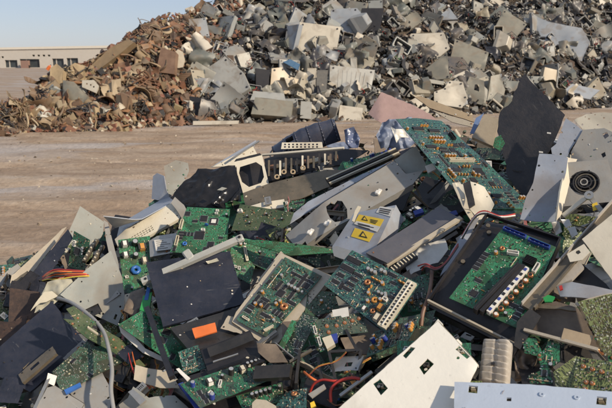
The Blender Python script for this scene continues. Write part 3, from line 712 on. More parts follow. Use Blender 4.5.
CR = mk('casing_rust', (0, 0, 0), rough=.7, dirt=.3, var=.25, scale=4, speck=.7, dust=(.2, .13, .08), cols=[(.19, .09, .045), (.28, .20, .11), (.15, .09, .05), (.38, .30, .19), (.20, .15, .09), (.05, .03, .022), (.27, .13, .055), (.16, .10, .06)])
R1 = mk('rust_bits', (.2, .09, .045), rough=.7, dirt=.15, dust=(.3, .2, .12), bump=0, cols=[(.15, .06, .03), (.15, .06, .03)])
R2 = mk('rust_red', (.17, .055, .03), rough=.7, dirt=.25, bump=0); R3 = mk('tan_bits', (.37, .275, .155), rough=.7, dirt=.25, bump=0); R4 = mk('cream_bits', (.48, .42, .32), rough=.6, dirt=.25, bump=0)
R5 = mk('brown_bits', (.10, .062, .04), rough=.7, dirt=.1, bump=0); R6 = mk('dark_bits', (.016, .015, .014), rough=.6, dirt=.04, bump=0); R7 = mk('grey_bits', (.3, .3, .27), rough=.6, dirt=.25, bump=0); R9 = mk('olive_bits', (.25, .195, .105), rough=.6, dirt=.15, bump=0); R8 = mk('orange_bits', (.34, .15, .05), rough=.6, dirt=.2, bump=0)
def fplace(x0, x1, smax):
    def g(rr):
        x = rr.uniform(x0, x1); yb = interp(XT, x * .97); T = interp(TX, x); s = rr.random() * (T / SL + .7); y = yb - .25 + s
        if s > smax: return None
        return Vector((x, y, max(0, far_h(x, y)) + .02)), far_n(x, y)
    return g
XM = -2.75                                  # where the rusty scrap gives way to casings
tag(crumbs('rusty_shreds', 11000, fplace(-12.5, XM + .6, 9), (.06, .22), [R1, R1, R1, R3, R5, R5, R5, R5, R6, R6, R6, R9, R4, R2, R2], seed=11), 'fine rusty shreds of torn metal covering the left slope of the far mound', kind='stuff')
tag(crumbs('red_brown_shreds', 2600, fplace(-12.5, XM + .2, 1.3), (.06, .15), [R2, R1, R2, R5, R5, R3, R6, R4], seed=12), 'red brown shreds strewn along the foot of the far mound', kind='stuff')
tag(crumbs('casing_shreds', 10000, fplace(XM - .4, 16, 9), (.07, .26), [R6, R6, R6, R6, R6, R7, R7, R5, R4, R6, CK_, CK_, R7], seed=13), 'small broken casing shreds filling gaps of the far mound', kind='stuff')

# ---- individual pieces of the far mound (meshes shared between copies)
def crt_back(m, a=.5, b=.4, d=.3, mt=CB):          # monitor casing, screen frame at -Y, back bulge +Y
    V = []
    L5 = [(a, b, 0), (a, b, d * .25), (a * .86, b * .86, d * .45), (a * .55, b * .6, d * .95), (a * .5, b * .5, d)]
    for w_, h_, y_ in L5: V += [(-w_ / 2, y_, -h_ / 2), (w_ / 2, y_, -h_ / 2), (w_ / 2, y_, h_ / 2), (-w_ / 2, y_, h_ / 2)]
    F = [(4 * k + i, 4 * k + (i + 1) % 4, 4 * k + 4 + (i + 1) % 4, 4 * k + 4 + i) for k in range(4) for i in range(4)] + [(16, 17, 18, 19)]
    m.add(V, F, mt); 
def bevbox(m, d, mt, r=.02, dent=0.0, seed=1):
    rr = random.Random(seed); a, b, h = d[0] / 2, d[1] / 2, d[2] / 2
    def ringp(z, ins):
        return [(-a + ins + r, -b + ins, z), (a - ins - r, -b + ins, z), (a - ins, -b + ins + r, z), (a - ins, b - ins - r, z), (a - ins - r, b - ins, z), (-a + ins + r, b - ins, z), (-a + ins, b - ins - r, z), (-a + ins, -b + ins + r, z)]
    V = ringp(-h, r) + ringp(-h + r, 0) + ringp(h - r, 0) + ringp(h, r)
    V = [(x + rr.uniform(-dent, dent), y + rr.uniform(-dent, dent), z + rr.uniform(-dent, dent)) for x, y, z in V]
    F = [(8 * k + i, 8 * k + (i + 1) % 8, 8 * k + 8 + (i + 1) % 8, 8 * k + 8 + i) for k in range(3) for i in range(8)] + [tuple(range(8))[::-1], tuple(range(24, 32))]
    m.add(V, F, mt)
def lid(m, a, b, dpt, mt, seed=0, amp=.03, hole=True, jag=0.0):       # open-backed cover: face up (+Z), folded rim
    rr = random.Random(seed); zf = bend(amp, 2.2, seed)
    hs = [[(-a * .3, -b * .3), (-a * .12, -b * .3), (-a * .12, -b * .2), (-a * .3, -b * .2)]] if hole else []
    o = [(-a / 2, -b / 2), (a / 2, -b / 2), (a / 2, b / 2), (-a / 2, b / 2)]
    m.slab(jagged(o, jag, .05, seed) if jag else o, hs, .006, mt, grid=9, zf=zf)
    for i in range(4):
        p, q = Vector(o[i]), Vector(o[(i + 1) % 4]); V = []; n = 6
        for j in range(n + 1):
            c = p.lerp(q, j / n); z = zf(c.x, c.y); V += [(c.x, c.y, z - .003), (c.x, c.y, z - dpt)]
        m.add(V, [(2 * j, 2 * j + 1, 2 * j + 3, 2 * j + 2) for j in range(n)], mt)
    for sx in (-1, 1):
        for sy in (-1, 1): x, y = sx * a * .43, sy * b * .41; m.cyl((x, y, zf(x, y) + .004), .016, .008, CK, n=8)
def ribs(m, a, b, n, mt, z=.012):
    for i in range(n): m.box((-a / 2 + a * (i + .5) / n, 0, z), (a / n * .35, b * .8, .012), mt)
def drum(m, r, h, mt):
    m.ring((0, 0, 0), r, r * .93, h, mt, n=22, smooth=True); m.cyl((0, 0, -h * .3), r * .92, .02, CK, n=22); m.ring((0, 0, h / 2), r * 1.04, r * .9, .03, mt, n=22)
def mesh_of(key, fn):
    return lib(key, fn)
def m_frame(m, a, b, d, mt):
    t = .03
    m.box((0, b / 2, 0), (a, t, d), mt); m.box((0, -b / 2, 0), (a, t, d), mt); m.box((a / 2, 0, 0), (t, b - t, d), mt); m.box((-a / 2, 0, 0), (t, b - t, d), mt); m.box((0, 0, -d * .3), (a * .9, b * .9, .02), CK)
    m.box((a * .15, 0, -d * .1), (a * .3, b * .5, d * .4), CG)
def chassis_m(m, a, b, h, mt, sd):
    q = random.Random(sd); t = .018
    for sx in (-1, 1):
        for sy in (-1, 1): m.box((sx * a / 2, sy * b / 2, 0), (t, t, h), mt)
    for z in (-1, 1):
        for s in (-1, 1): m.box((0, s * b / 2, z * h / 2), (a + t, t, t * 1.1), mt); m.box((s * a / 2, 0, z * h / 2 * .98), (t * .9, b - t, t), mt)
    m.box((0, 0, -h * .4), (a * .95, b * .95, .012), CK)
    for i in range(9): m.box((q.uniform(-.36, .36) * a, q.uniform(-.36, .36) * b, q.uniform(-.3, .25) * h), (q.uniform(.1, .4) * a, q.uniform(.05, .3) * b, q.uniform(.1, .4) * h), q.choice([CK, CK, CG, R5, CB, PCB]))
    for i in range(5): m.tube(catmull([(q.uniform(-.5, .5) * a, q.uniform(-.5, .5) * b, q.uniform(-.2, .7) * h) for _ in range(4)], 5), .006, q.choice([CK, CK, CG, RED]), 5)
def crump(m, a, b, mt, sd, amp=.16):
    m.slab(jagged([(-a / 2, -b / 2), (a / 2, -b / 2 * .8), (a / 2 * .9, b / 2), (-a / 2, b / 2 * .9)], .015, .06, sd), [[(-a * .1, -b * .2), (a * .05, -b * .2), (a * .02, -b * .02), (-a * .1, -b * .04)]], .006, mt, grid=12, zf=lambda x, y: amp * abs(noise.noise(Vector((x * 3.2, y * 3.2, sd)))) * 2 + .03 * noise.noise(Vector((x * 12, y * 12, sd))))
PIECES_R = {
 'crumpled_sheet': [(lambda m: crump(m, .6, .45, CG, 3), 0), (lambda m: crump(m, .5, .4, CB, 7, .2), 0), (lambda m: crump(m, .7, .3, CG, 12, .2), 0), (lambda m: crump(m, .5, .45, CK, 5, .2), 0)],
 'machine_chassis': [(lambda m: chassis_m(m, .5, .42, .2, CG, 3), 0), (lambda m: chassis_m(m, .42, .3, .3, CK, 4), 0), (lambda m: chassis_m(m, .6, .4, .16, CG, 5), 0)],
 'machine_cover': [(lambda m: lid(m, .62, .46, .1, CB, 3, .03), 'beige casing cover'), (lambda m: lid(m, .5, .5, .07, CG, 5, .05, False), 'x'), (lambda m: lid(m, .45, .3, .08, CB, 8, .04), 'x'), (lambda m: lid(m, .7, .42, .05, CG, 9, .09, False, .01), 'x')],
 'monitor_shell': [(lambda m: crt_back(m, .48, .4, .3), 'x'), (lambda m: crt_back(m, .42, .36, .34, CG), 'x')],
 'open_cabinet': [(lambda m: m_frame(m, .5, .42, .2, CG), 'x'), (lambda m: m_frame(m, .42, .36, .18, CK), 'x'), (lambda m: m_frame(m, .55, .3, .2, CB), 'x')],
 'equipment_case': [(lambda m: bevbox(m, (.5, .4, .16), CB, .02, .012, 2), 'x'), (lambda m: bevbox(m, (.42, .2, .36), CG, .015, .01, 4), 'x'), (lambda m: bevbox(m, (.4, .34, .1), CK, .012, .008, 5), 'x')],
}
GL = {'twisted_ribbon': ('twisted brown metal band on the left slope of the far mound', 'metal band', 'twisted bands on the rusty slope'),
      'wire_tangle': ('tangle of stiff brown wire on the left slope of the far mound', 'wire tangle', 'wire tangles on the rusty slope'),
      'crumpled_sheet': ('crumpled metal sheet among the heaped casings of the far mound', 'sheet', 'crumpled sheets on the far mound'),
      'machine_chassis': ('stripped dark machine chassis with exposed insides on the far mound', 'chassis', 'stripped chassis on the far mound'),
      'machine_cover': ('dented casing cover lying loose among the heaped casings of the far mound', 'cover', 'loose covers on the far mound'),
      'monitor_shell': ('empty monitor back shell jammed among the heaped casings of the far mound', 'monitor shell', 'monitor shells on the far mound'),
      'open_cabinet': ('open frame cabinet with dark inside among the casings of the far mound', 'cabinet', 'open cabinets on the far mound'),
      'equipment_case': ('closed boxy equipment case among the heaped casings of the far mound', 'case', 'closed cases on the far mound'),
      'bent_plate': ('rust brown bent plate sticking out of the left slope of the far mound', 'metal plate', 'bent plates on the rusty slope'),
      'pipe_piece': ('short brown pipe piece lying on the left slope of the far mound', 'pipe', 'pipe pieces on the rusty slope'),
      'metal_ring': ('round rusty ring lying on the left slope of the far mound', 'ring', 'rings on the rusty slope'),
      'scrap_motor': ('small rusty motor body lying on the left slope of the far mound', 'motor', 'motors on the rusty slope'),
      'crushed_tin': ('tan crushed tin box on the left slope of the far mound', 'tin', 'crushed tins on the rusty slope')}
def twist(m, L, wd, tw, mt, sd):
    V = []; F = []; n = 16
    for i in range(n + 1):
        u = i / n; a = tw * u; c = Vector(((u - .5) * L, .12 * math.sin(u * 3 + sd), .1 * math.cos(u * 4 + sd))); d = Vector((0, math.cos(a), math.sin(a))) * wd * (1 + .3 * math.sin(i * 1.3)); nn = Vector((0, -math.sin(a), math.cos(a))) * .004
        V += [c - d + nn, c + d + nn, c + d - nn, c - d - nn]
    for i in range(n):
        for j in range(4): F.append((i * 4 + j, i * 4 + (j + 1) % 4, i * 4 + 4 + (j + 1) % 4, i * 4 + 4 + j))
    m.add(V, F, mt)
def tangle(m, r, mt, sd, k):
    q = random.Random(sd)
    for i in range(k): m.tube(catmull([(q.gauss(0, r * .6), q.gauss(0, r * .6), q.gauss(0, r * .3)) for _ in range(6)], 6), q.uniform(.005, .012), mt, 5)
PIECES_L = {
 'bent_plate': [(lambda m: m.slab(jagged([(-.2, -.12), (.2, -.14), (.17, .12), (-.18, .15)], .012, .05, 2), [], .008, CR, grid=7, zf=bend(.12, 4, 2)), 0), (lambda m: m.slab(jagged([(-.16, -.08), (.2, -.1), (.1, .14), (-.2, .08)], .015, .05, 5), [[(0, 0), (.06, 0), (.05, .05)]], .008, CR, grid=7, zf=bend(.16, 4, 7)), 0)],
 'pipe_piece': [(lambda m: m.tube(catmull([(-.3, 0, 0), (-.1, .03, .03), (.1, -.02, .02), (.3, .04, -.03)], 4), .022, CR), 0)],
 'metal_ring': [(lambda m: (m.ring((0, 0, 0), .12, .075, .05, CR, smooth=True), m.ring((0, 0, .03), .08, .05, .03, CK)), 0)],
 'scrap_motor': [(lambda m: (m.cyl((0, 0, 0), .075, .16, CR, n=14, axis='X'), m.cyl((.1, 0, 0), .03, .06, CK, n=10, axis='X'), m.box((0, 0, -.07), (.12, .16, .02), CR)), 0)],
 'twisted_ribbon': [(lambda m: twist(m, .5, .05, 2.2, CR, 1), 0), (lambda m: twist(m, .7, .035, 4.0, CR, 2), 0), (lambda m: twist(m, .4, .09, 1.4, CR, 3), 0)],
 'wire_tangle': [(lambda m: tangle(m, .22, CR, 5, 9), 0), (lambda m: tangle(m, .18, CK, 6, 8), 0)],
 'crushed_tin': [(lambda m: bevbox(m, (.28, .2, .14), CR, .02, .03, 3), 0), (lambda m: bevbox(m, (.2, .18, .1), CB, .02, .03, 6), 0)],
}
def far_piece(kind, var, x, y, s, rot, tilt, roll, lift=.08, tbl=None, face=None):
    fn = tbl[kind][var][0]; me = lib('%s_%d' % (kind, var), fn); me.name = kind
    nr = far_n(x, y); nr = (nr + Vector((0, -face, 0)) if face else nr).normalized()
    M = Matrix.Translation((x, y, max(.02, far_h(x, y)) + lift)) @ nr.to_track_quat('Z', 'Y').to_matrix().to_4x4() @ Matrix.Rotation(rot, 4, 'Z') @ Matrix.Rotation(tilt, 4, 'X') @ Matrix.Rotation(roll, 4, 'Y') @ Matrix.Scale(s, 4)
    if kind == 'monitor_shell': M = M @ Matrix.Rotation(R(90), 4, 'X')
    o = link(kind, me, M); l, c, g = GL[kind]; return tag(o, l, c, g)
HERO_FAR = [] # filled below: image spots kept clear for the pieces one can single out
rr = random.Random(21)
def spot(a, b):                         # image point on the mound surface
    d = ray(a, b); t = 10.0
    while t < 45:
        p = EYE + d * t
        if p.z < far_h(p.x, p.y): return p
        t += .05
    return EYE + d * 24
KR = ['machine_cover'] * 7 + ['monitor_shell'] + ['open_cabinet'] * 4 + ['equipment_case'] * 3 + ['crumpled_sheet'] * 5 + ['machine_chassis'] * 4
for i in range(430):
    a = rr.uniform(196, 650); b = rr.uniform(-8, interp(BASE, a) - 4); p = spot(a, b)
    k = rr.choice(KR); v = rr.randrange(len(PIECES_R[k]))
    far_piece(k, v, p.x, p.y, rr.uniform(.7, 1.35) * (1.3 if k in ('machine_cover', 'monitor_shell', 'crumpled_sheet') else .9), rr.uniform(0, 6.28), rr.gauss(0, .4), rr.gauss(0, .4), rr.uniform(0, .14), PIECES_R, face=rr.uniform(0, 1.3))
KL = ['bent_plate'] * 6 + ['pipe_piece'] * 2 + ['metal_ring'] + ['scrap_motor'] * 2 + ['crushed_tin'] * 2 + ['twisted_ribbon'] * 2 + ['wire_tangle']
for i in range(420):
    a = rr.uniform(-10, 215); tp = interp(TOPP, a); bs = interp(BASE, a); b = tp + (bs - tp) * (rr.random() ** .9); p = spot(a, b + 2)
    if p.y > 40: continue
    k = rr.choice(KL); v = rr.randrange(len(PIECES_L[k]))
    far_piece(k, v, p.x, p.y, rr.uniform(.5, 1.5) * (.8 if b > bs - 14 else 1.2), rr.uniform(0, 6.28), rr.gauss(0, .6), rr.gauss(0, .6), .05, PIECES_L, face=rr.uniform(0, .9))

# ---- pieces of the far mound one can single out
def far_quad(name, label, cat, poly, mat, depth=.12, toward=.35, n=(-.15, -1, .35), holes=(), amp=.02, rim=None, screws=True, ribn=0, t=.008, off=.6, solid=False, jag=0, fit=False):
    """a casing standing on the mound slope: its image outline, laid on a plane of normal n that stands 'off' metres proud"""
    cx = sum(p[0] for p in poly) / len(poly); cy = sum(p[1] for p in poly) / len(poly)
    P = spot(cx, cy); P = P + (EYE - P).normalized() * off; nn = Vector(n).normalized()
    q = [on_plane(a, b, P, nn) for a, b in poly]; M = frame(q[0], q[1] - q[0], nn); Mi = M.inverted(); l = [(Mi @ p).xy for p in q]
    hl = [[(Mi @ on_plane(a, b, P, nn)).xy for a, b in h] for h in holes]
    mb = MB(); zf = bend(amp, 2.0, cx) if amp else None
    mb.slab(jagged(l, jag, .05, int(cx)) if jag else l, hl, depth if solid else t, mat, grid=9 if zf else 0, zf=zf)
    if not solid:
        k = len(l)
        for i in range(k):
            a, b = l[i], l[(i + 1) % k]; V = []
            for j in range(7):
                c = a.lerp(b, j / 6); z = zf(c.x, c.y) if zf else 0; V += [(c.x, c.y, z - t * .5), (c.x, c.y, z - depth)]
            mb.add(V, [(2 * j, 2 * j + 1, 2 * j + 3, 2 * j + 2) for j in range(6)], mat)
    o = tag(mb.build(name, M), label, cat); WM[o] = M
    if screws and len(l) >= 4:
        c = sum(l, Vector((0, 0))) / len(l)
        for p in l:
            s = c.lerp(p, .84); m2 = MB(); m2.cyl((0, 0, 0), .03, .012, BLACK, n=10); link('rubber_foot', m2.mesh('rubber_foot'), Matrix.Translation((s.x, s.y, (zf(s.x, s.y) if zf else 0) + .005)), o)
    if ribn and len(l) == 4:
        m2 = MB()
        for i in range(ribn):
            u = .15 + .7 * (i + .5) / ribn; a = l[0].lerp(l[1], u); b = l[3].lerp(l[2], u); A = a.lerp(b, .12); B = a.lerp(b, .88); d = B - A
            zz = zf((A.x + B.x) / 2, (A.y + B.y) / 2) if zf else 0
            m2.box((0, 0, 0), (d.length, .025, .02), mat, M=Matrix.Translation(((A.x + B.x) / 2, (A.y + B.y) / 2, zz)) @ Matrix.Rotation(math.atan2(d.y, d.x), 4, 'Z'))
        link('rib', m2.mesh('rib'), None, o)
    return o
FA = mk('far_cream', (.52, .475, .385), speck=.4, rough=.55, dirt=.16, var=.1, scale=5); FB = mk('far_grey', (.36, .36, .33), speck=.5, rough=.55, dirt=.16, var=.1, scale=5); FC = mk('far_bluegrey', (.30, .33, .36), speck=.5, rough=.5, dirt=.16, var=.1, scale=5)
FD = mk('far_olive', (.22, .215, .175), speck=.5, rough=.6, dirt=.25, var=.15, scale=5); FE = mk('far_dark', (.014, .014, .017), rough=.5, dirt=.04, var=.2, scale=5); FW_ = mk('far_warm', (.60, .50, .36), rough=.55, dirt=.14, var=.08, scale=5)
far_quad('casing_cover', 'big upright cream cover with black corner feet high in the middle of the far mound', 'cover', [(294, 51), (336, 54), (341, 27), (300, 22)], FA, .3, n=(.1, -1, .2), ribn=0)
far_quad('casing_side', 'cover end painted shade grey leaning beside the big upright cream cover of the far mound', 'cover', [(284, 47), (293, 50), (299, 24), (287, 26)], FC, .2, n=(-.8, -1, .2), screws=False)  # bluish grey paints the shaded left end of the cream cover
far_quad('ribbed_cover', 'squarish ribbed grey cover standing low in the middle of the far mound', 'cover', [(329, 98), (369, 100), (375, 70), (330, 65)], FB, .25, n=(.15, -1, .3), ribn=7)
far_quad('curled_cover', 'warm cream cover with curled upper edge by the small black box of the far mound', 'cover', [(270, 92), (311, 97), (307, 82), (290, 76), (282, 67), (272, 68)], FW_, .2, n=(.25, -1, .3), amp=.07)
far_quad('folded_cover', 'tilted grey cover with a fold across it at the left end of the casings', 'cover', [(204, 70), (220, 104), (238, 96), (250, 88), (243, 72), (225, 56)], FB, .14, n=(-.3, -1, .5), amp=.05)
far_quad('black_case', 'black boxy case standing at the foot of the far mound where rust meets casings', 'case', [(189, 119), (209, 121), (217, 117), (215, 100), (190, 96)], FE, .4, n=(0, -1, .15), solid=True, amp=0, screws=False, off=.2)
far_quad('black_box', 'small black box wedged between two pale covers of the far mound', 'box', [(256, 90), (268, 92), (270, 70), (256, 68)], FE, .3, n=(.2, -1, .1), solid=True, amp=0, screws=False)
far_quad('upper_casing', 'bluish grey machine casing beside a black cabinet near the top of the far mound', 'casing', [(330, 31), (356, 36), (362, 14), (357, 8), (331, 9)], FC, .3, n=(-.1, -1, .2), amp=.02)
far_quad('black_cabinet', 'black cabinet with vertical seams near the top of the far mound', 'cabinet', [(358, 40), (378, 40), (384, 8), (362, 8)], FE, .35, n=(0, -1, .1), solid=True, amp=0, screws=False)
far_quad('large_cream_panel', 'broad cream sheet with rounded dent at the middle right of the far mound', 'panel', [(409, 64), (440, 56), (450, 48), (444, 32), (411, 33), (405, 45)], FA, .08, n=(-.1, -1, .45), amp=.08)
far_quad('olive_door', 'square olive grey door tilted on the upper right of the far mound', 'door', [(493, 31), (512, 42), (527, 24), (504, 9)], FD, .07, n=(-.1, -1, .5), amp=.02)
far_quad('gable_casing', 'grey roof shaped casing end in the upper part of the far mound', 'casing', [(425, 24), (441, 15), (449, 7), (458, 19), (440, 20)], FC, .12, n=(-.2, -1, .5), amp=.02, screws=False)
far_quad('torn_tub', 'big torn light grey tub half with curved rim on the right of the far mound', 'tub', [(533, 15), (545, 20), (560, 24), (582, 28), (590, 42), (582, 61), (566, 64), (551, 57), (538, 42)], FC, .3, n=(-.2, -1, .5), amp=.14, screws=False)
far_quad('olive_sheet', 'olive grey sheet leaning below the broad cream sheet on the far mound', 'sheet', [(455, 39), (489, 52), (484, 72), (450, 60)], FD, .06, n=(-.1, -1, .6), amp=.04)
far_quad('slanted_panel', 'grey speckled panel slanting down below the broad cream sheet on the far mound', 'panel', [(420, 82), (450, 78), (447, 52), (424, 70)], FD, .06, n=(-.3, -1, .4), amp=.03)
far_quad('white_hood', 'pale rounded hood low on the right of the far mound beside two dull green covers', 'hood', [(434, 104), (462, 108), (468, 98), (463, 82), (450, 80), (444, 88), (434, 92)], FA, .2, n=(0, -1, .5), amp=.09)
far_quad('green_hood', 'dull green curved hood with a dark hollow low on the right of the far mound', 'hood', [(466, 101), (486, 106), (484, 80), (470, 76), (464, 88)], FD, .2, n=(-.2, -1, .4), amp=.1, holes=[[(474, 90), (480, 92), (479, 84), (475, 84)]], screws=False)
far_quad('green_cover', 'dull green cover standing right of the hollow green hood on the far mound', 'cover', [(487, 102), (502, 104), (505, 90), (500, 74), (491, 76)], FD, .15, n=(.2, -1, .4), amp=.06, screws=False)
far_quad('cream_block', 'small cream block above the black panel on the right of the far mound', 'block', [(541, 87), (555, 89), (557, 70), (545, 67)], FW_, .25, n=(.1, -1, .2), amp=.01, solid=True, screws=False)
far_quad('small_cream_panel', 'small cream panel lying at the foot of the far mound by the pink panel', 'panel', [(338, 121), (361, 122), (363, 108), (340, 105)], FA, .05, n=(0, -1, .7), amp=.01, off=.3, screws=False)
far_quad('flat_cabinet', 'wide brown grey cabinet lying crushed at the foot of the far mound', 'cabinet', [(251, 114), (291, 117), (293, 101), (255, 97)], FD, .4, n=(0, -1, .5), amp=.03, screws=False)
far_quad('cabinet_lid', 'pale flat lid on the crushed brown grey cabinet of the far mound', 'lid', [(250, 100), (286, 102), (284, 93), (254, 91)], FB, .05, n=(0, -1, 1.5), amp=.02, screws=False, off=.55)
far_quad('upright_carton', 'narrow upright light grey carton near the small cream panel on the far mound', 'carton', [(300, 118), (311, 119), (312, 102), (301, 101)], FB, .2, n=(0, -1, .2), solid=True, amp=0, screws=False)
far_quad('grey_tank', 'upright dark grey tank between the curled and the ribbed covers on the far mound', 'tank', [(316, 96), (326, 97), (328, 70), (317, 70)], mk('far_tank', (.14, .14, .13), rough=.5, dirt=.2), .2, n=(0, -1, .1), solid=True, amp=0, screws=False)
far_quad('blue_panel', 'small glossy blue panel above the curled warm cream cover on the far mound', 'panel', [(283, 62), (298, 70), (300, 64), (290, 59)], CU, .03, n=(0, -1, .8), amp=.01, screws=False, off=.6)
far_quad('right_shelf', 'long grey green shelf sheet at the right edge of the far mound', 'sheet', [(588, 30), (612, 42), (618, 30), (596, 20)], FD, .06, n=(-.3, -1, .5), amp=.04, screws=False)
far_quad('grey_tray', 'flat pale grey tray low on the right above the brown strip of yard', 'tray', [(560, 94), (590, 99), (600, 90), (572, 84)], FC, .08, n=(0, -1, .8), amp=.05, screws=False)
far_quad('long_plank', 'long pale plank lying at the foot of the far mound before the black case', 'plank', [(193, 125), (238, 124), (239, 120.5), (193, 121)], FA, .06, n=(0, -1, .3), amp=0, solid=True, screws=False, off=.9)
# big things on the rusty left slope
far_quad('rusty_chute', 'long dark brown duct running up the left shoulder of the far mound', 'duct', [(84, 72), (92, 75), (122, 52), (134, 42), (128, 39), (110, 48)], CR, .2, n=(-.3, -1, .5), amp=.02, screws=False)
far_quad('brown_cabinet', 'rust brown squarish cabinet high on the left slope of the far mound', 'cabinet', [(156, 72), (174, 74), (176, 52), (161, 47)], mk('rust_cabinet', (.19, .11, .07), rough=.6, dirt=.25, var=.3, scale=4), .25, n=(-.1, -1, .3), solid=True, amp=0, screws=False)
far_quad('pale_drum_end', 'pale oval drum end facing out of the left slope of the far mound', 'drum', [(174, 64), (178, 68), (183, 67), (185, 60), (183, 52), (178, 49), (174, 53)], R4, .3, n=(.2, -1, .2), solid=True, amp=0, screws=False, off=.5)
far_quad('white_perforated_cover', 'white cover with a row of holes near the bottom of the left slope', 'cover', [(82, 87), (96, 93), (99, 86), (94, 80), (82, 80)], FA, .05, n=(-.1, -1, .5), amp=.02, off=.5, screws=False, holes=[[(86, 83), (87.5, 83), (87.5, 84.5), (86, 84.5)], [(90, 84), (91.5, 84), (91.5, 85.5), (90, 85.5)], [(93, 86), (94.5, 86), (94.5, 87.5), (93, 87.5)]])
far_quad('tan_sack', 'slumped grey tan sheet standing at the left end of the far mound', 'sheet', [(62, 97), (84, 108), (88, 96), (74, 82), (63, 80)], FD, .1, n=(-.1, -1, .4), amp=.1, off=.5, screws=False)
far_quad('tan_boulder_case', 'rounded tan casing at the left end of the far mound above the slumped sheet', 'casing', [(50, 86), (62, 88), (63, 70), (56, 63), (50, 68)], R3, .2, n=(-.1, -1, .4), amp=.08, off=.4, screws=False)
far_quad('tan_shell', 'rounded tan shell beside the dark duct at the left end of the far mound', 'shell', [(67, 78), (84, 80), (84, 66), (75, 63), (67, 68)], R3, .2, n=(.1, -1, .4), amp=.08, off=.4, screws=False)
mb = MB(); mb.cyl((0, 0, .09), .06, .14, ORANGE, n=14); mb.cyl((0, 0, .2), .045, .05, ORANGE, n=12, r2=.02); mb.cyl((0, 0, .23), .02, .03, BLACK, n=10)
p = spot(47, 76); p = EYE + ray(47, 70).normalized() * (p - EYE).length * .99
tag(mb.build('canister', Matrix.Translation(p) @ Matrix.Rotation(.7, 4, 'Y')), 'small orange red canister sticking up at the left end of the far mound', 'canister')
mb = MB(); tangle(mb, .2, BLACK, 4, 14); p = spot(44, 100)
tag(mb.build('hose_tangle', Matrix.Translation(p + Vector((0, -.3, .15))) @ Matrix.Rotation(1.1, 4, 'X') @ Matrix.Scale(.9, 4)), 'dark tangled hose at the low left toe of the far mound', 'hose')

# ================================================================== THE NEAR HEAP
RIDGE = [(-400, 330), (-120, 285), (0, 264), (65, 240), (110, 232), (165, 196), (240, 170), (262, 158), (330, 148), (400, 132), (440, 124), (500, 124), (560, 128), (612, 122), (760, 110), (1000, 90)]
RW = []
for a, b in RIDGE:
    p = heap_pt(a, b); RW.append((p.x, p.y))
RW.sort()
def heap_h(x, y):
    yr = interp(RW, x); x_ = max(-1.9, min(2.0, x)); yf = 1.02
    z = HA + HB * min(max(y, yf), yr) + HC * x_
    if y > yr: z -= (y - yr) * 1.15 * (1 + .2 * noise.noise(Vector((x * 2, y * 2, 0))))
    if y < yf: z -= (yf - y) * 2.2
    if abs(x - x_) > 0: z -= abs(x - x_) * 1.1
    z -= .075; z += .045 * noise.noise(Vector((x * 4, y * 4, 1))) + .03 * noise.noise(Vector((x * 11, y * 11, 3)))
    return max(z, -.05)
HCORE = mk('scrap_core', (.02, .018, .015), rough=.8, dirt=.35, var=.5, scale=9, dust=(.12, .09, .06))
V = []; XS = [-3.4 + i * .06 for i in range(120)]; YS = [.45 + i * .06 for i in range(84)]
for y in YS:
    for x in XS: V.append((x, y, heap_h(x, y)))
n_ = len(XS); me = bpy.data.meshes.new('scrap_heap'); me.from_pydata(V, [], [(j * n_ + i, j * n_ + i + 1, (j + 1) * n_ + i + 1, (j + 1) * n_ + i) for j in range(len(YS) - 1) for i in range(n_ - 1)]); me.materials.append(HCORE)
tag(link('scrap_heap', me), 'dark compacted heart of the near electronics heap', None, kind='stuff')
def nplace(rr):
    a = rr.uniform(-120, 800); r_ = interp(RIDGE, a); b = rr.uniform(r_ + 2, 430); p = heap_pt(a, b, -.05)
    return p, HN
tag(crumbs('heap_crumbs', 8500, nplace, (.008, .035), [CHIP, CHIP, PCB, PCBD, BROWN, DKMETAL, BEIGE, BLACK, TAN, STEEL, PCBP, BRONZE], seed=31), 'small crumbs of plastic metal and board between the scrap of the near heap', kind='stuff')

def cplace(rr):
    x = rr.uniform(-3.1, 3.4); y = rr.uniform(.5, 5.0); z = heap_h(x, y)
    if z < 0.0 or z > 3: return None
    e = .05; return Vector((x, y, z + .01)), Vector((-(heap_h(x + e, y) - heap_h(x - e, y)) / (2 * e), -(heap_h(x, y + e) - heap_h(x, y - e)) / (2 * e), 1)).normalized()
tag(crumbs('slope_crumbs', 9000, cplace, (.02, .11), [CHIP, PCB, PCBD, BROWN, DKMETAL, BEIGE, BLACK, STEEL, PCBP, BRONZE, GREYP, PCBB], seed=33), 'broken bits of plastic metal and board covering the slopes of the near heap', kind='stuff')
# ---------------- filler boards and plates (individual, copied)
def small_board(k, mat, a, b, mix, nc, sd):
    rr = random.Random(sd); mb = MB(); o = [(-a / 2, -b / 2), (a / 2, -b / 2), (a / 2, b * .2), (a * .3, b * .5), (-a / 2, b / 2)]
    mb.slab(jagged(o, .002, seed=sd), [], .0016, mat, grid=6, zf=bend(.004, 5, sd)); root = mb.build('board_fragment', Matrix.Translation((0, -50, -50))); used = []
    c = 0; t = 0
    while c < nc and t < 200:
        t += 1; kk = rr.choice(mix.split()); me_ = lib('part_' + kk, COMP[kk][1]); rad = min(.02, max(abs(q) for v in me_.vertices for q in v.co.xy)); x, y = rr.uniform(-a / 2 + rad, a / 2 - rad) if rad < a / 2 else 0, rr.uniform(-b / 2 + rad, b * .3 - rad) if rad < b * .4 else 0
        if any((x - q) ** 2 + (y - w_) ** 2 < (rad * .8 + e * .8) ** 2 for q, w_, e in used): continue
        used.append((x, y, rad)); comp(root, kk, x, y, 0, rr.choice((0, 1.571))); c += 1
    return root
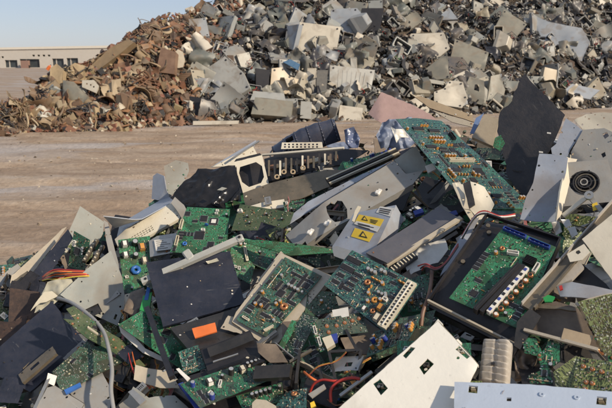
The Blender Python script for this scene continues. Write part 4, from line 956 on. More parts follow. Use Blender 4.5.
PROT = [small_board(0, PCB, .13, .09, 'so so qfp capk cws res res dip', 9, 1), small_board(1, PCBB, .16, .07, 'dip capb cc so coil sold', 8, 2), small_board(2, PCBT, .1, .1, 'so so res resr mem discb qfp', 10, 3),
        small_board(3, PCBD, .18, .06, 'mem mem mem dip so', 7, 4), small_board(4, PCBO, .12, .08, 'sold sold res disc trc', 7, 5), small_board(5, PCBP, .15, .1, 'sold sold capk tr cw res', 9, 6)]
def plate_mesh(key, mat, a, b, fl, hole, sd):
    mb = MB(); zf = bend(.012, 5, sd); hs = [[(-a * .2, -b * .1), (a * .05, -b * .1), (a * .05, b * .2), (-a * .2, b * .2)]] if hole else []
    o = jagged([(-a / 2, -b / 2), (a / 2, -b / 2), (a / 2, b / 2), (-a / 2, b / 2)], .0015, seed=sd); mb.slab(o, hs, .0015, mat, grid=8, zf=zf)
    if fl: mb.box((0, -b / 2, -fl / 2), (a, .0015, fl), mat); mb.box((-a / 2, 0, -fl / 2), (.0015, b, fl), mat)
    for s in (-1, 1): mb.cyl((s * a * .4, b * .35, zf(s * a * .4, b * .35) + .001), .004, .002, CHIP, n=8)
    return mb.mesh('plate_fragment')
PM = [plate_mesh('p%d' % i, m, a, b, f, h, i + 40) for i, (m, a, b, f, h) in enumerate([(STEEL, .14, .09, .012, 1), (GREYP, .12, .12, .01, 0), (BLACK, .16, .1, .02, 0), (BRONZE, .18, .06, .015, 1), (BEIGE, .12, .07, .01, 0), (DKMETAL, .16, .08, .02, 1), (BROWN, .14, .09, 0, 0), (BLACK, .13, .07, .015, 1), (NAVY, .15, .12, 0, 0)])]
def m_bracket(m, mat, L=.14):
    m.box((0, 0, 0), (L, .012, .0018), mat); m.box((0, .006, .006), (L, .0018, .012), mat); m.box((L / 2, 0, -.01), (.0018, .012, .02), mat)
    m.cyl((-L / 2 + .008, 0, .001), .003, .003, CHIP, n=8)
def m_rib(m, n, mat, L):
    for i in range(n): m.tube(catmull([(-L / 2, i * .0014, 0), (-L / 5, i * .0014 + .004, .012), (L / 5, i * .0014 - .006, .002), (L / 2, i * .0014, .01)], 5), .0008, mat[i % len(mat)], n=5)
def m_drive(m, mat):
    bevbox(m, (.147, .1, .025), mat, .003); m.slab([(-.06, -.04), (.05, -.04), (.05, .04), (-.06, .04)], [], .001, ALU, M=Matrix.Translation((0, 0, .0142))); m.cyl((.02, 0, .015), .018, .002, STEEL, n=16); m.box((-.02, 0, .0148), (.04, .05, .0006), PAPER)
def m_edge(m, mat, nf, L):
    m.box((0, 0, 0), (L, .012, .008), mat); m.box((0, 0, .0045), (L * .95, .003, .002), CHIP)
    for i in range(nf): m.box((-L / 2 + L * (i + .5) / nf, .007, 0), (.0012, .004, .004), TIN)
def m_shield(m):
    m.slab([(-.03, -.02), (.03, -.02), (.03, .02), (-.03, .02)], [[(-.015 + .01 * i, -.01), (-.01 + .01 * i, -.01), (-.01 + .01 * i, .01), (-.015 + .01 * i, .01)] for i in range(4)], .001, STEEL)
    for s in (-1, 1): m.box((0, s * .02, -.006), (.06, .001, .012), STEEL); m.box((s * .03, 0, -.006), (.001, .04, .012), STEEL)
FILL = {
 'plate_fragment': (PM, 'small bent plate scrap wedged between bigger scrap of the near heap', 'metal plate', 'plate scraps in the near heap'),
 'bracket': ([lib('br%d' % i, (lambda mt, L: (lambda m: m_bracket(m, mt, L)))(mt, L)) for i, (mt, L) in enumerate([(STEEL, .15), (DKMETAL, .2), (BEIGE, .12), (BRONZE, .18)])], 'slim folded metal bracket stuck among scrap of the near heap', 'bracket', 'brackets in the near heap'),
 'ribbon_cable': ([lib('rb%d' % i, (lambda n, mt, L: (lambda m: m_rib(m, n, mt, L)))(n, mt, L)) for i, (n, mt, L) in enumerate([(10, [GREYW], .18), (5, [RED, YELW, BLKW], .16), (4, [BLKW], .2), (6, [GREYW, RED], .14)])], 'short bunch of thin wires lying among scrap of the near heap', 'cable', 'wire bunches in the near heap'),
 'disk_drive': ([lib('dr0', lambda m: m_drive(m, DKMETAL)), lib('dr1', lambda m: m_drive(m, BLACK))], 'flat disk drive jammed among scrap of the near heap', 'drive', 'drives in the near heap'),
 'connector_strip': ([lib('ed%d' % i, (lambda mt, n, L: (lambda m: m_edge(m, mt, n, L)))(mt, n, L)) for i, (mt, n, L) in enumerate([(CONN, 16, .09), (CONW, 10, .06), (CHIP, 20, .12), (BRNW, 14, .08)])], 'loose connector strip lying among scrap of the near heap', 'connector', 'loose connector strips in the near heap'),
 'shield_can': ([lib('sh0', m_shield)], 'small slotted metal shield can among scrap of the near heap', 'shield', 'shield cans in the near heap'),
}
for k, v in FILL.items():
    for m_ in v[0]: m_.name = k
def fill_M(a, b, lift, rr, sd=.45, camw=.45):
    P = heap_pt(a, b, lift); nn = (HN + -ray(a, b).normalized() * camw + Vector((rr.gauss(0, sd), rr.gauss(0, sd), rr.gauss(0, sd * .5)))).normalized()
    return Matrix.Translation(P) @ nn.to_track_quat('Z', 'Y').to_matrix().to_4x4() @ Matrix.Rotation(rr.uniform(0, 6.28), 4, 'Z')
rr = random.Random(5)
cnt_ = 0
for i in range(190):
    a = rr.uniform(-90, 760); b = rr.uniform(interp(RIDGE, a) + 12, 425); s = PROT[i % 6]; s_ = rr.uniform(.65, 1.15); M = fill_M(a, b, rr.uniform(-.05, .03), rr) @ Matrix.Scale(s_, 4)
    if i < 6: o = s; o.matrix_world = M
    else:
        o = s.copy(); COL.objects.link(o); o.matrix_world = M
        for ch in s.children:
            c = ch.copy(); COL.objects.link(c); c.parent = o
    tag(o, 'broken piece of circuit board wedged between bigger scrap of the near heap', 'circuit board', 'board pieces in the near heap')
for k, num, lf in (('plate_fragment', 210, -.035), ('bracket', 120, -.015), ('ribbon_cable', 90, -.005), ('disk_drive', 14, -.04), ('connector_strip', 60, -.015), ('shield_can', 25, -.015)):
    ms, l, c, g = FILL[k]
    for i in range(num):
        a = rr.uniform(-90, 760); b = rr.uniform(interp(RIDGE, a) + 10, 425)
        tag(link(k, ms[i % len(ms)], fill_M(a, b, lf + rr.uniform(-.02, .06), rr) @ Matrix.Scale(rr.uniform(.7, 1.2), 4)), l, c, g)
# scraps strewn on the back slope and foot of the heap
for i in range(60):
    x = rr.uniform(-1.8, 2.2); y = interp(RW, x) + rr.uniform(.05, 1.1); z = heap_h(x, y)
    ms, l, c, g = FILL['plate_fragment']
    tag(link('plate_fragment', ms[i % len(ms)], Matrix.Translation((x, y, max(.02, z) + .03)) @ Matrix.Rotation(rr.gauss(.5, .4), 4, 'X') @ Matrix.Rotation(rr.uniform(0, 6), 4, 'Z') @ Matrix.Scale(1.3, 4)), l, c, g)

# ================================================================== PIECES ONE CAN POINT TO  (image outlines are only used to size and place real plates)
# ---- far left
o, M, q, loc = sheet('equipment_cover', 'dark wedge shaped cover with beige rim standing at the far left of the near heap', 'cover', [(68, 229), (73, 238), (61, 257), (46, 280), (38, 322), (9, 328), (10, 291), (24, 284)], NAVY, .002, w=.6, lift=.06, fit=False, flange=.03, edges=[4, 5], amp=.004)
sheet('side_strip', None, None, [(67, 228), (24, 284), (10, 291), (12, 276), (38, 252), (62, 230)], BEIGE, .003, w=.55, lift=.062, fit=False, amp=.002, parent=o)
sheet('stained_panel', 'rust stained', None, [(10, 288), (40, 292), (37, 324), (8, 329)], RUSTY, .003, w=.7, lift=.075, fit=False, amp=.004, parent=o)
tag(sheet('corner_sheet', 'light grey three cornered sheet standing upright on the left skyline of the near heap', 'sheet', [(80, 206), (104, 222), (103, 234), (96, 247), (70, 252), (62, 247)], GREYG, .002, w=.75, lift=.05, fit=False, amp=.006)[0])
board('circuit_board', 'small green board with a teal chip half under the three cornered grey sheet', 'circuit board', [(74, 231), (90, 240), (84, 272), (68, 266)], PCB, w=.5, lift=.075, mix='so qfp res cws capk', ncomp=8, smd=110)
for i, (a, b, c, d, l) in enumerate([(84, 262, 97, 240, 'dull metal rail with round studs beside the teal chip board at the left'), (90, 268, 103, 246, 'dull metal rail with a gold edge nearest the big grey plate at the left')]):
    o, M, L = bar((a, b, .08), (c, d, .1), .012, .01, BRONZE, 'rail', l, 'rail')
    for j in range(6): mb = MB(); mb.cyl((0, 0, 0), .003, .004, CONN, n=8); link('stud', mb.mesh('stud'), Matrix.Translation((L * (j + .5) / 6, 0, .006)), o)
sheet('cover_plate', 'thin pale grey plate standing edge on between the grey cover and green board at left', 'plate', [(104, 221), (108, 223), (113, 243), (124, 284), (121, 289), (111, 262), (106, 240)], GREYP, .003, w=.5, lift=.11, fit=False, amp=.002)
sheet('cover_plate', 'big smooth light grey triangular plate below the orange cables at left', 'plate', [(111, 251), (122, 277), (125, 303), (117, 325), (95, 315), (61, 296), (86, 270)], GREYG, .0025, w=.55, lift=.10, fit=False, amp=.012, freq=3, holes=[[(113, 318), (115, 313), (117, 314), (115, 319)]])
cols = [RED, ORANGE, ORANGE, RED, YELW, BLKW, ORANGE, RED, BLKW, YELW]
g = empty('cable_bundle', Matrix.Translation(heap_pt(65, 274, .13)), 'bundle of red orange and yellow cables on the big grey plate at left', 'cable')
for i in range(10):
    k = rr.uniform(-1.5, 1.5)
    pts = [heap_pt(42 + rr.uniform(-1, 2), 279 + i * .45 - 2, .125), heap_pt(48, 272.5 + i * .75, .14), heap_pt(57 + k, 270 + i * .9 + k, .15 + i % 3 * .004), heap_pt(72, 270.5 + i * .65 + k * .6, .15), heap_pt(88, 271.5 + i * .45 + k * .4, .14), heap_pt(97, 272 + i * .6, .09)]
    mb = MB(); mb.tube(catmull([p - heap_pt(65, 274, .13) for p in pts], 8), .0021, cols[i]); mb.build('wire', None, g)
sheet('plastic_film', 'crumpled milky yellow plastic film under the cable bundle at left', 'film', [(48, 283), (72, 280), (76, 288), (60, 298), (50, 305), (33, 311), (40, 294)], CLEAR, .001, w=.5, lift=.125, fit=False, amp=.03, fine=.008, freq=9, grid=24)
sheet('white_shard', 'jagged cream shard lying on the navy panel beside the film at left', 'shard', [(30, 310), (44, 292), (52, 291), (58, 296), (46, 302), (40, 303)], CONN, .002, w=.5, lift=.13, fit=False, amp=.004)
sheet('housing_panel', 'large flat navy panel filling the lower left of the near heap', 'panel', [(52, 302), (86, 344), (30, 392), (-22, 366)], NAVY, .006, w=.45, lift=.10, amp=.005, freq=3, jag=.001)
sheet('dark_plate', 'dull dark brown plate at the left edge above the navy panel', 'plate', [(-12, 320), (10, 322), (28, 316), (18, 345), (-12, 352)], RUSTY, .003, w=.5, lift=.06, fit=False, amp=.008)
board('circuit_board', 'teal green board scrap at the left edge of the near heap under the skyline', 'circuit board', [(-14, 266), (14, 264), (12, 290), (-14, 296)], PCBT, w=.5, lift=.045, mix='so res capo cws', ncomp=7, smd=110)
board('circuit_board', 'pale green board scrap low at the left edge above the navy panel corner', 'circuit board', [(-12, 298), (8, 300), (8, 322), (-12, 318)], PCBO, w=.5, lift=.05, mix='so res res capk', ncomp=6, smd=110)
# long green board with solder joints
o, M, q, loc = board('circuit_board', 'long green board with copper solder joints lying between navy panel and grey plate', 'circuit board', [(72, 305), (153, 352), (150, 372), (58, 322)], PCBP, w=.45, lift=.135, mix='', fixed=[('sold', .12, .75), ('sold', .13, .4), ('sold', .42, .6), ('sold', .5, .7), ('sold', .55, .45), ('sold', .6, .75), ('sold', .66, .55), ('sold', .72, .72), ('sold', .78, .5), ('sold', .84, .75), ('sold', .9, .5), ('sold', .95, .75), ('dip', .35, .4, .1), ('res', .08, .45, .8)], smd=105, amp=.004,
    outline=[(0.02, .0), (.3, .12), (.5, .25), (1, .2), (.97, 1), (.3, 1), (.02, .75), (.12, .55), (-.02, .3)])
comp(o, 'slm', bil(q, .33, .62).x, bil(q, .33, .62).y, 0, -.1, (.7, .6, .5))
board('circuit_board', 'dark green board bristling with gold pins lying above the bottom left bracket', 'circuit board', [(87, 341), (122, 362), (62, 393), (52, 372)], PCBD, w=.4, lift=.115, mix='so so', ncomp=3, smd=170, pins=True, amp=.003)
sheet('blue_strip', 'short bright blue plastic strip along the lower edge of the gold pinned board', 'strip', [(64, 390), (80, 382.5), (81, 386), (66, 394)], BLUE, .006, w=.4, lift=.115, fit=False, amp=0)
wire('cable', 'thick grey cable looping down over the green board at lower left', 'cable', [(58, 298, .13), (72, 303, .16), (90, 316, .165), (103, 331, .165), (109, 350, .16), (112, 370, .15), (111, 390, .14), (114, 412, .12)], .0048, GREYW)
# bottom left metalwork
o = sheet('case_bracket', 'grey metal case part with a white corner tab at the bottom left edge', 'case', [(55, 386), (84, 404), (76, 418), (40, 430), (30, 420), (47, 388)], GREYP, .002, w=.4, lift=.10, fit=False, amp=.004, flange=.02)[0]
bar((30, 420, .105), (49, 379, .125), .008, .006, ALU, 'rim', parent=o)
sheet('corner_tab', 'white', None, [(48, 373), (57, 376), (54, 386), (46, 382)], WHITEP, .003, w=.6, lift=.125, fit=False, amp=0, parent=o)
sheet('dark_shell', 'dark shell inside the white tabbed case part at the bottom left', 'shell', [(52, 384), (54, 390), (42, 412), (32, 410)], BLACK, .01, w=.4, lift=.10, fit=False, amp=.002)
sheet('plate', 'plain grey brown plate in shade at the bottom between the two lower left cables', 'plate', [(66, 388), (102, 372), (112, 392), (110, 415), (84, 412)], GREYP, .002, w=.3, lift=.08, fit=False, amp=.01)
sheet('plate', 'small grey brown plate under the long soldered board right of the grey cable', 'plate', [(136, 366), (172, 372), (185, 388), (160, 388), (134, 380)], BEIGE, .002, w=.4, lift=.095, fit=False, amp=.004)
sheet('dented_cover', 'creased light grey cover at the bottom edge right of the thick cable', 'cover', [(134, 388), (150, 400), (175, 396), (190, 408), (192, 418), (124, 418), (118, 404), (128, 398)], GREYG, .002, w=.4, lift=.09, fit=False, amp=.03, freq=7, grid=18)
sheet('hinge_arm', 'pale grey hinge arm lying on the creased cover at the bottom', 'hinge', [(128, 392), (133, 389), (146, 400), (140, 405)], ALU, .008, w=.4, lift=.125, fit=False, amp=0)
for i, (m_, dy) in enumerate(((RED, 0), (ORANGE, 4))): wire('wire', ['red', 'orange'][i] + ' wire dropping into a gap right of the thick grey cable', 'wire', [(128 + dy, 352, .09), (131 + dy, 364, .10), (136 + dy, 376, .09), (150 + dy, 388, .08)], .0015, m_)

# ---- capacitor cluster, beige front, upper left centre
o, M, q, loc = board('power_board', 'green power board with tall parts and a blue coil left of the navy laptop lid', 'circuit board', [(118, 240), (150, 236), (152, 300), (124, 292)], PCBB, w=.35, lift=.06, smd=105, mix='', fixed=[
  ('trw', .18, .12, 0, 1.1), ('trw', .18, .32, 0, 1), ('capL', .5, .12, 0, 1), ('tr', .72, .2, 0, 1), ('capL', .5, .34, 0, .9), ('trc', .78, .42, 0, .9), ('coilb', .48, .58, 0, 1.45), ('cws', .15, .72, 0, 1), ('capg', .3, .9), ('capo', .8, .75), ('res', .6, .85)])
sheet('foam_wad', 'crumpled brown wad under the power board with the blue coil', 'wad', [(128, 287), (142, 283), (146, 300), (136, 318), (124, 312)], BROWN, .012, w=.4, lift=.115, fit=False, amp=.03, fine=.01, freq=10, grid=16)
sheet('green_strip', 'bright green plastic strip beside the brown wad left of the navy laptop lid', 'strip', [(143, 296), (152, 292), (148, 318), (137, 322)], GRNP, .006, w=.4, lift=.12, fit=False, amp=.002)
sheet('blue_tab', 'narrow blue plastic tab beside the bright green strip', 'tab', [(147, 287), (150, 288), (148, 300), (144, 300)], BLUE, .006, w=.4, lift=.135, fit=False, amp=0)
o, M, q, loc = sheet('equipment_front', 'cream equipment front with a slotted vent lying on the left ridge of the near heap', 'equipment front', [(113, 236), (171, 203), (182, 210), (180, 218), (128, 247), (116, 243)], CREAM, .003, w=.35, lift=.10, fit=False, amp=.002, flange=.01,
   holes=[[(128 + k * 2.7 + j * .9, 238.5 - k * 1.55 + j * 1.7), (129.8 + k * 2.7 + j * .9, 237.5 - k * 1.55 + j * 1.7), (130.3 + k * 2.7 + j * .9, 238.4 - k * 1.55 + j * 1.7), (128.5 + k * 2.7 + j * .9, 239.4 - k * 1.55 + j * 1.7)] for k in range(9) for j in range(3)])
sheet('top_panel', 'skylight painted blue grey', None, [(112, 235), (116, 226), (166, 197), (175, 198), (171, 203)], BLUEG, .003, w=-.5, lift=.105, fit=False, amp=.002, parent=o)  # blue grey colour paints skylight onto the upward face
sheet('end_cap', None, None, [(171, 203), (175, 197), (184, 205), (192, 220), (186, 226), (178, 212)], GREYP, .004, w=.5, lift=.11, fit=False, amp=.004, parent=o)
sheet('sticker_module', 'silver module with a white printed sticker behind the navy laptop lid', 'module', [(157, 236), (176, 233), (187, 250), (150, 257), (149, 241)], ALU, .012, w=.4, lift=.085, fit=False, amp=0)
MO, _, _, _ = sheet('x', None, None, [(0, 0), (1, 0), (1, 1)], PAPER, amp=0, fit=False) if False else (None, None, None, None)
st = sheet('sticker', 'printed white', None, [(154, 240), (172, 238), (174, 249), (156, 251)], PAPER, .0006, w=.4, lift=.088, fit=False, amp=0, parent=bpy.data.objects['sticker_module'])
s0 = st[0]; ql = st[2]
mb = MB()
for j in range(5):
    a = bil(ql, .1, .15 + .17 * j); b = bil(ql, .5 + .35 * ((j * 7) % 3) / 2, .15 + .17 * j); d = b - a
    mb.box((0, 0, 0), (d.length, .0015, .0004), DKMETAL, M=Matrix.Translation(((a.x + b.x) / 2, (a.y + b.y) / 2, .0004)) @ Matrix.Rotation(math.atan2(d.y, d.x), 4, 'Z'))
mb.build('print_line', st[1]); s1 = bpy.data.objects['print_line']; WM[s1] = st[1].copy(); sub(s1, s0)
# pale box on the ridge
o = sheet('cardboard_box', 'pale green grey folded case standing on the left ridge before the yard', 'case', [(164, 166), (176, 160), (188, 163), (189, 171), (181, 188), (168, 198)], GREYG, .003, w=.7, lift=.07, fit=False, amp=.006)[0]; o.name = 'folded_case'
sheet('side_flap', 'shade painted bluish', None, [(153, 176), (157, 173), (164, 176), (168, 198), (163, 201), (152, 199)], BLUEG, .003, n=(-.6, -.8, .3), lift=.07, fit=False, amp=.004, parent=o)  # bluish colour paints the shade of the left face
sheet('top_flap', None, None, [(164, 166), (176, 160), (180, 163), (168, 170)], GREYP, .003, w=.1, lift=.085, fit=False, amp=0, parent=o)
sheet('black_bag', 'crumpled glossy black plastic sheet left of the fan hole case', 'plastic sheet', [(170, 198), (184, 182), (198, 169), (218, 168), (236, 165), (240, 190), (241, 200), (222, 201), (205, 207), (188, 205)], GLOSS, .0015, w=.45, lift=.095, fit=False, amp=.02, ridge=.028, freq=13, grid=44)
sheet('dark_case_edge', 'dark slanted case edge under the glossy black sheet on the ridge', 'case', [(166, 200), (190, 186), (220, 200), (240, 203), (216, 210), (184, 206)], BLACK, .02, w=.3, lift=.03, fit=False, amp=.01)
for i, (a, b, s) in enumerate([(202, 176, 4), (222, 189, 5)]): sheet('pale_shard', ['thin', 'oval'][i] + ' pale shard lying on the glossy black sheet', 'shard', [(a - s, b + 1), (a, b - 2), (a + s, b - 1), (a, b + 1.5)], GREYG, .002, w=.5, lift=.11 + i * .02, fit=False, amp=.002)
o = sheet('leaning_panel', 'cream panel leaning up behind the glossy black sheet towards the yard', 'panel', [(212, 167), (236, 155), (253, 146), (259, 158), (236, 166)], CREAM, .003, w=.6, lift=.05, fit=False, amp=.002)[0]
sheet('panel_edge', 'shade painted bluish grey', None, [(211, 167), (256, 140), (254, 146), (236, 156)], BLUEG, .004, w=.3, lift=.055, fit=False, amp=.001, parent=o)  # blue grey colour paints shade on the face turned from the sun
bar((233, 158, .075), (259, 141, .08), .007, .004, ALU, 'trim', parent=o)

# ---- case with the fan hole and the open rack
o = sheet('fan_case', 'long open metal case with an eight sided fan hole on the near ridge', 'case', [(243, 193), (268, 184), (300, 176), (345, 165), (356, 172), (330, 186), (300, 199), (262, 206), (245, 206)], BRONZE, .003, w=.35, lift=.08, fit=False, amp=.003)[0]
sheet('fan_frame', 'pale', None, [(234, 162), (262, 155), (269, 184), (243, 193)], CREAM, .002, w=.75, lift=.085, fit=False, amp=0, parent=o, holes=[[(240, 167), (256, 162), (262, 166), (264, 177), (261, 183), (249, 187), (242, 182), (239, 173)]])
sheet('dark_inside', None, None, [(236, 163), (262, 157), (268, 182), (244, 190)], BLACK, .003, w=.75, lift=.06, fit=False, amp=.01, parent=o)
sheet('frame_top', None, None, [(234, 162), (236, 159), (260, 153), (262, 156)], DKMETAL, .004, w=.2, lift=.09, fit=False, amp=0, parent=o)
sheet('rack_back', None, None, [(263, 156), (330, 147), (368, 150), (345, 164), (268, 182)], BLACK, .003, w=.4, lift=.045, fit=False, amp=.012, parent=o)
bar((262, 155, .09), (344, 148, .09), .008, .006, CREAM, 'top_rail', parent=o)
for i in range(13):
    a = 268 + i * 5.6; b = 176 - i * 1.25 + (i % 3); sheet('rack_post', None, None, [(a, b - 16 + i * .5), (a + 1.8, b - 16 + i * .5), (a + 1.8, b), (a, b)], [BRONZE, DKMETAL, CREAM, BROWN][i % 4], .006, w=.6, lift=.075, fit=False, amp=0, parent=o)
for i in range(11):
    a = 270 + i * 6.4; sheet('rack_module', None, None, [(a, 165 - i), (a + 3.6, 164.3 - i), (a + 4, 168 - i), (a, 169 - i)], [BRNW, BRONZE, CONN, BLACK, BROWN][i % 5], .012, w=.5, lift=.068, fit=False, amp=0, parent=o)
for i, (a, b) in enumerate([(277, 177), (284, 172), (293, 172), (303, 168)]): mb = MB(); mb.ring((0, 0, 0), .009, .005, .006, TAN, n=14); x = mb.build('washer', frame(heap_pt(a, b, .085), RT, prior(a, b, .6))); WM[x] = x.matrix_basis.copy(); sub(x, o)
mb = MB()
o = sheet('pierced_strip', 'short cream strip with two rows of square holes behind the open rack', 'strip', [(281, 149), (282, 142.5), (322, 142), (323, 148)], CREAM, .003, w=.7, lift=.05, fit=False, amp=0, holes=[[(284 + i * 4, 143.6 + j * 2.5), (286 + i * 4, 143.6 + j * 2.5), (286 + i * 4, 145.2 + j * 2.5), (284 + i * 4, 145.2 + j * 2.5)] for i in range(9) for j in range(2)])[0]
# ---- dark blue curved bracket on the skyline
P = heap_pt(306, 143, .02); M = frame(P, (heap_pt(338, 128, .04) - heap_pt(274, 149, .03)), (Vector((-.25, -.55, .8))).normalized()); WD = (heap_pt(338, 128, .04) - heap_pt(274, 149, .03)).length
mb = MB(); prof = []
NU, NV = 26, 14
Vs = []
for i in range(NU + 1):
    u = i / NU; x = (u - .5) * WD; ht = .018 + .062 * math.sin(u ** .8 * math.pi * .68); rb = .003 if i % 6 in (0, 1) else 0
    for j in range(NV + 1):
        a = math.pi * (j / NV) ; Vs.append((x, -math.cos(a) * (.05 - .012 * u), (ht + rb) * math.sin(a) - .01))
Fs = []
for i in range(NU):
    for j in range(NV):
        if 6 <= i < 9 and 5 <= j < 7: continue
        Fs.append((i * (NV + 1) + j, (i + 1) * (NV + 1) + j, (i + 1) * (NV + 1) + j + 1, i * (NV + 1) + j + 1))
n0 = len(Vs); Vi = [(x, y * .94, z - .005) for x, y, z in Vs]
mb.add(Vs + Vi, Fs + [tuple(n0 + k for k in reversed(f)) for f in Fs], BRACK, True)
for i in range(0, NU, 5):
    for j in range(NV):
        a = Vs[i * (NV + 1) + j]; b = Vs[i * (NV + 1) + j + 1]; mb.tube([a, b], .003, BRACK, 6)
o = tag(mb.build('curved_housing', M), 'dark blue curved ribbed housing with an oval hole on the skyline of the near heap', 'housing'); WM[o] = M
mb = MB(); mb.box((WD * .5 - .004, 0, .012), (.006, .075, .04), BLACK, taper=.7); mb.build('end_plate', None, o)
wire('dark_cable', 'thin dark cord hanging from the ribbed housing on the skyline', 'cord', [(272, 150, .03), (270, 156, .05), (278, 160, .06), (290, 157, .05)], .003, BLKW)

# ---- rails and chassis, centre top
o, M, L = bar((328, 183, .095), (398, 152, .10), .035, .01, DKMETAL, 'slide_rail', 'long bronze slide rail with pale stripes running up to the blue film', 'rail')
for i, (y, m_) in enumerate([(.013, CONN), (.002, CHIP), (-.008, CONN), (-.015, BRONZE)]): mb = MB(); mb.box((L / 2, y, .0065 + .0003 * i), (L * .99, .0045, .003), m_); mb.build('stripe', None, o)
for j in range(7): mb = MB(); mb.box((0, 0, 0), (.008, .007, .005), DBLUE if j % 2 else CHIP); link('terminal', mb.mesh('terminal'), Matrix.Translation((L * (.78 + j * .03), .019, .004)), o)
board('circuit_board', 'narrow green board edge showing above the bronze slide rail', 'circuit board', [(343, 163), (380, 152), (384, 156), (346, 171)], PCBB, w=.3, lift=.06, mix='cc so capb', ncomp=6, smd=105)
o, M, q, loc = sheet('chassis', 'long light grey metal chassis with a big notched hole crossing the near heap', 'chassis', [(282, 227), (394, 161), (406, 174), (426, 170), (427, 166), (413, 184), (347, 221), (297, 246)], GREYP, .0025, w=.35, lift=.145, fit=False, amp=.003, flange=.022, freq=2.5, edges=[0, 6, 7, 5],
   holes=[[(326, 206), (330, 203), (334, 204), (337, 200.5), (342, 201), (347, 209), (347.5, 218), (342, 221), (335, 222), (330, 218), (327, 212)], [(300, 240), (304, 238), (306, 242), (302, 244)], [(385, 189), (387, 188), (388, 190), (386, 191)]])
for i, (a, b) in enumerate([(310, 234), (327, 225), (378, 194)]): mb = MB(); bevbox(mb, (.014, .014, .01), CONW, .002); mb.box((.006, 0, -.004), (.02, .01, .004), CONW); x = link('clip', mb.mesh('clip'), None); pl = on_plane(a, b, M.translation, M.col[2].xyz); x.matrix_basis = Matrix.Translation(pl + M.col[2].xyz * .006) @ M.to_3x3().to_4x4() @ Matrix.Rotation(.5, 4, 'Z'); WM[x] = x.matrix_basis.copy(); sub(x, o)
sheet('end_plate', None, None, [(394, 160), (413, 147), (417, 147), (427, 167), (412, 184), (405, 172)], GREYG, .003, w=.6, lift=.16, fit=False, amp=.003, parent=o)
sheet('blue_side', 'shaded bluish cover lying along the upper edge of the long grey chassis', 'cover', [(281, 224), (308, 202), (362, 174), (392, 160), (282, 228)], BLUEG, .003, w=.1, lift=.115, fit=False, amp=.003)
sheet('plastic_bag', 'crumpled blue grey film with white foil inside at the top centre of the heap', 'film', [(376, 135), (382, 122), (396, 118), (412, 117), (410, 130), (418, 140), (410, 148), (396, 150), (380, 146)], WRAP, .001, w=.6, lift=.13, fit=False, amp=.02, ridge=.04, freq=16, grid=36)
sheet('foil', 'torn bright white foil inside the blue film at the top centre', 'foil', [(391, 128), (396, 131), (404, 130), (409, 138), (401, 139), (397, 145), (394, 136)], WHITEP, .001, w=.6, lift=.155, fit=False, amp=.03, fine=.01, freq=12, grid=18)
sheet('blue_film', 'short roll of blue film standing left of the torn foil', 'film', [(344, 130), (354, 127), (360, 138), (358, 148), (346, 148)], mk('film_blue', (.12, .15, .25), rough=.3, dirt=.1), .002, w=.7, lift=.06, fit=False, amp=.02, ridge=.03, freq=20, grid=24)
sheet('blue_film', 'flat piece of pale blue film behind the slide rail', 'film', [(326, 146), (344, 141), (350, 149), (334, 152)], WRAP, .001, w=.5, lift=.05, fit=False, amp=.012, ridge=.02, freq=18, grid=20)
o = sheet('pink_panel', 'dusty pink panel sticking up behind the large teal board', 'panel', [(368, 113), (381, 92), (404, 101), (430, 114), (440, 122), (412, 124), (384, 126)], PINK, .004, w=.8, lift=.12, fit=False, amp=.01, jag=.0015)[0]
sheet('beige_rail', 'long tan flat strip running right from behind the pink panel', 'strip', [(415, 97), (420, 96), (472, 115), (474, 122), (430, 108)], TAN, .006, w=.6, lift=.10, fit=False, amp=.002)
sheet('beige_rail', 'thin dark edged pale strip below the long tan strip', 'strip', [(432, 110), (474, 123), (476, 128), (452, 122)], BEIGE, .004, w=.6, lift=.11, fit=False, amp=.002)
o, M, q, loc = board('mainframe_board', 'largest teal circuit board crowded with parts at the top centre of the near heap', 'circuit board', [(396, 119), (443, 122), (530, 204), (482, 224)], PCBT, w=.42, lift=.165, ncomp=100, fixed=[('dipl', .3, .1), ('dipl', .6, .12), ('ck', .85, .2, 1.57), ('dipl', .25, .3), ('qfp', .6, .35), ('dipl', .3, .55), ('bga', .7, .6), ('cc', .2, .75), ('dipl', .6, .85)], smd=620, amp=.006, lam=.3,
   mix='so so dip mem reso reso capo capo capo capo cws so capk disc disc qfp resr cc', outline=[(0.0, .0), (.5, -.04), (1, -.02), (1.02, .5), (1, 1), (.5, 1.02), (0.0, 1)])
mb = MB(); a, b = bil(q, .0, .95), bil(q, .95, .98); d = b - a; mb.box(((a.x + b.x) / 2, (a.y + b.y) / 2, .003), (d.length, .004, .008), PCBB); mb.build('edge_strip', None, o)
sheet('heat_shield', 'folded white and grey metal shield at the lower corner of the largest teal board', 'shield', [(455, 182), (466, 184), (470, 180), (484, 184), (494, 202), (487, 214), (478, 216), (470, 208), (464, 208)], CREAM, .003, w=.5, lift=.195, fit=False, amp=.03, freq=14, grid=18, jag=.001)
sheet('dark_fin', 'dark grey fin standing between the folds of the white and grey metal shield', 'fin', [(463, 184), (470, 180), (475, 204), (469, 208)], DKMETAL, .006, w=.5, lift=.215, fit=False, amp=.002)
sheet('cream_rib', 'cream stained rib hanging below the largest teal board', 'rib', [(452, 183), (460, 182), (474, 206), (482, 226), (472, 222), (462, 206)], CREAM, .006, w=.5, lift=.15, fit=False, amp=.004)
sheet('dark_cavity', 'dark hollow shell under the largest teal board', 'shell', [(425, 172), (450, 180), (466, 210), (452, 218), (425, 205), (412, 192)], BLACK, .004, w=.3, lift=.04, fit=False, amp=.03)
sheet('white_tab', 'small white clip sticking up at the left edge of the largest teal board', 'clip', [(425, 166), (433, 163), (436, 169), (428, 173)], CONW, .006, w=.5, lift=.17, fit=False, amp=0)
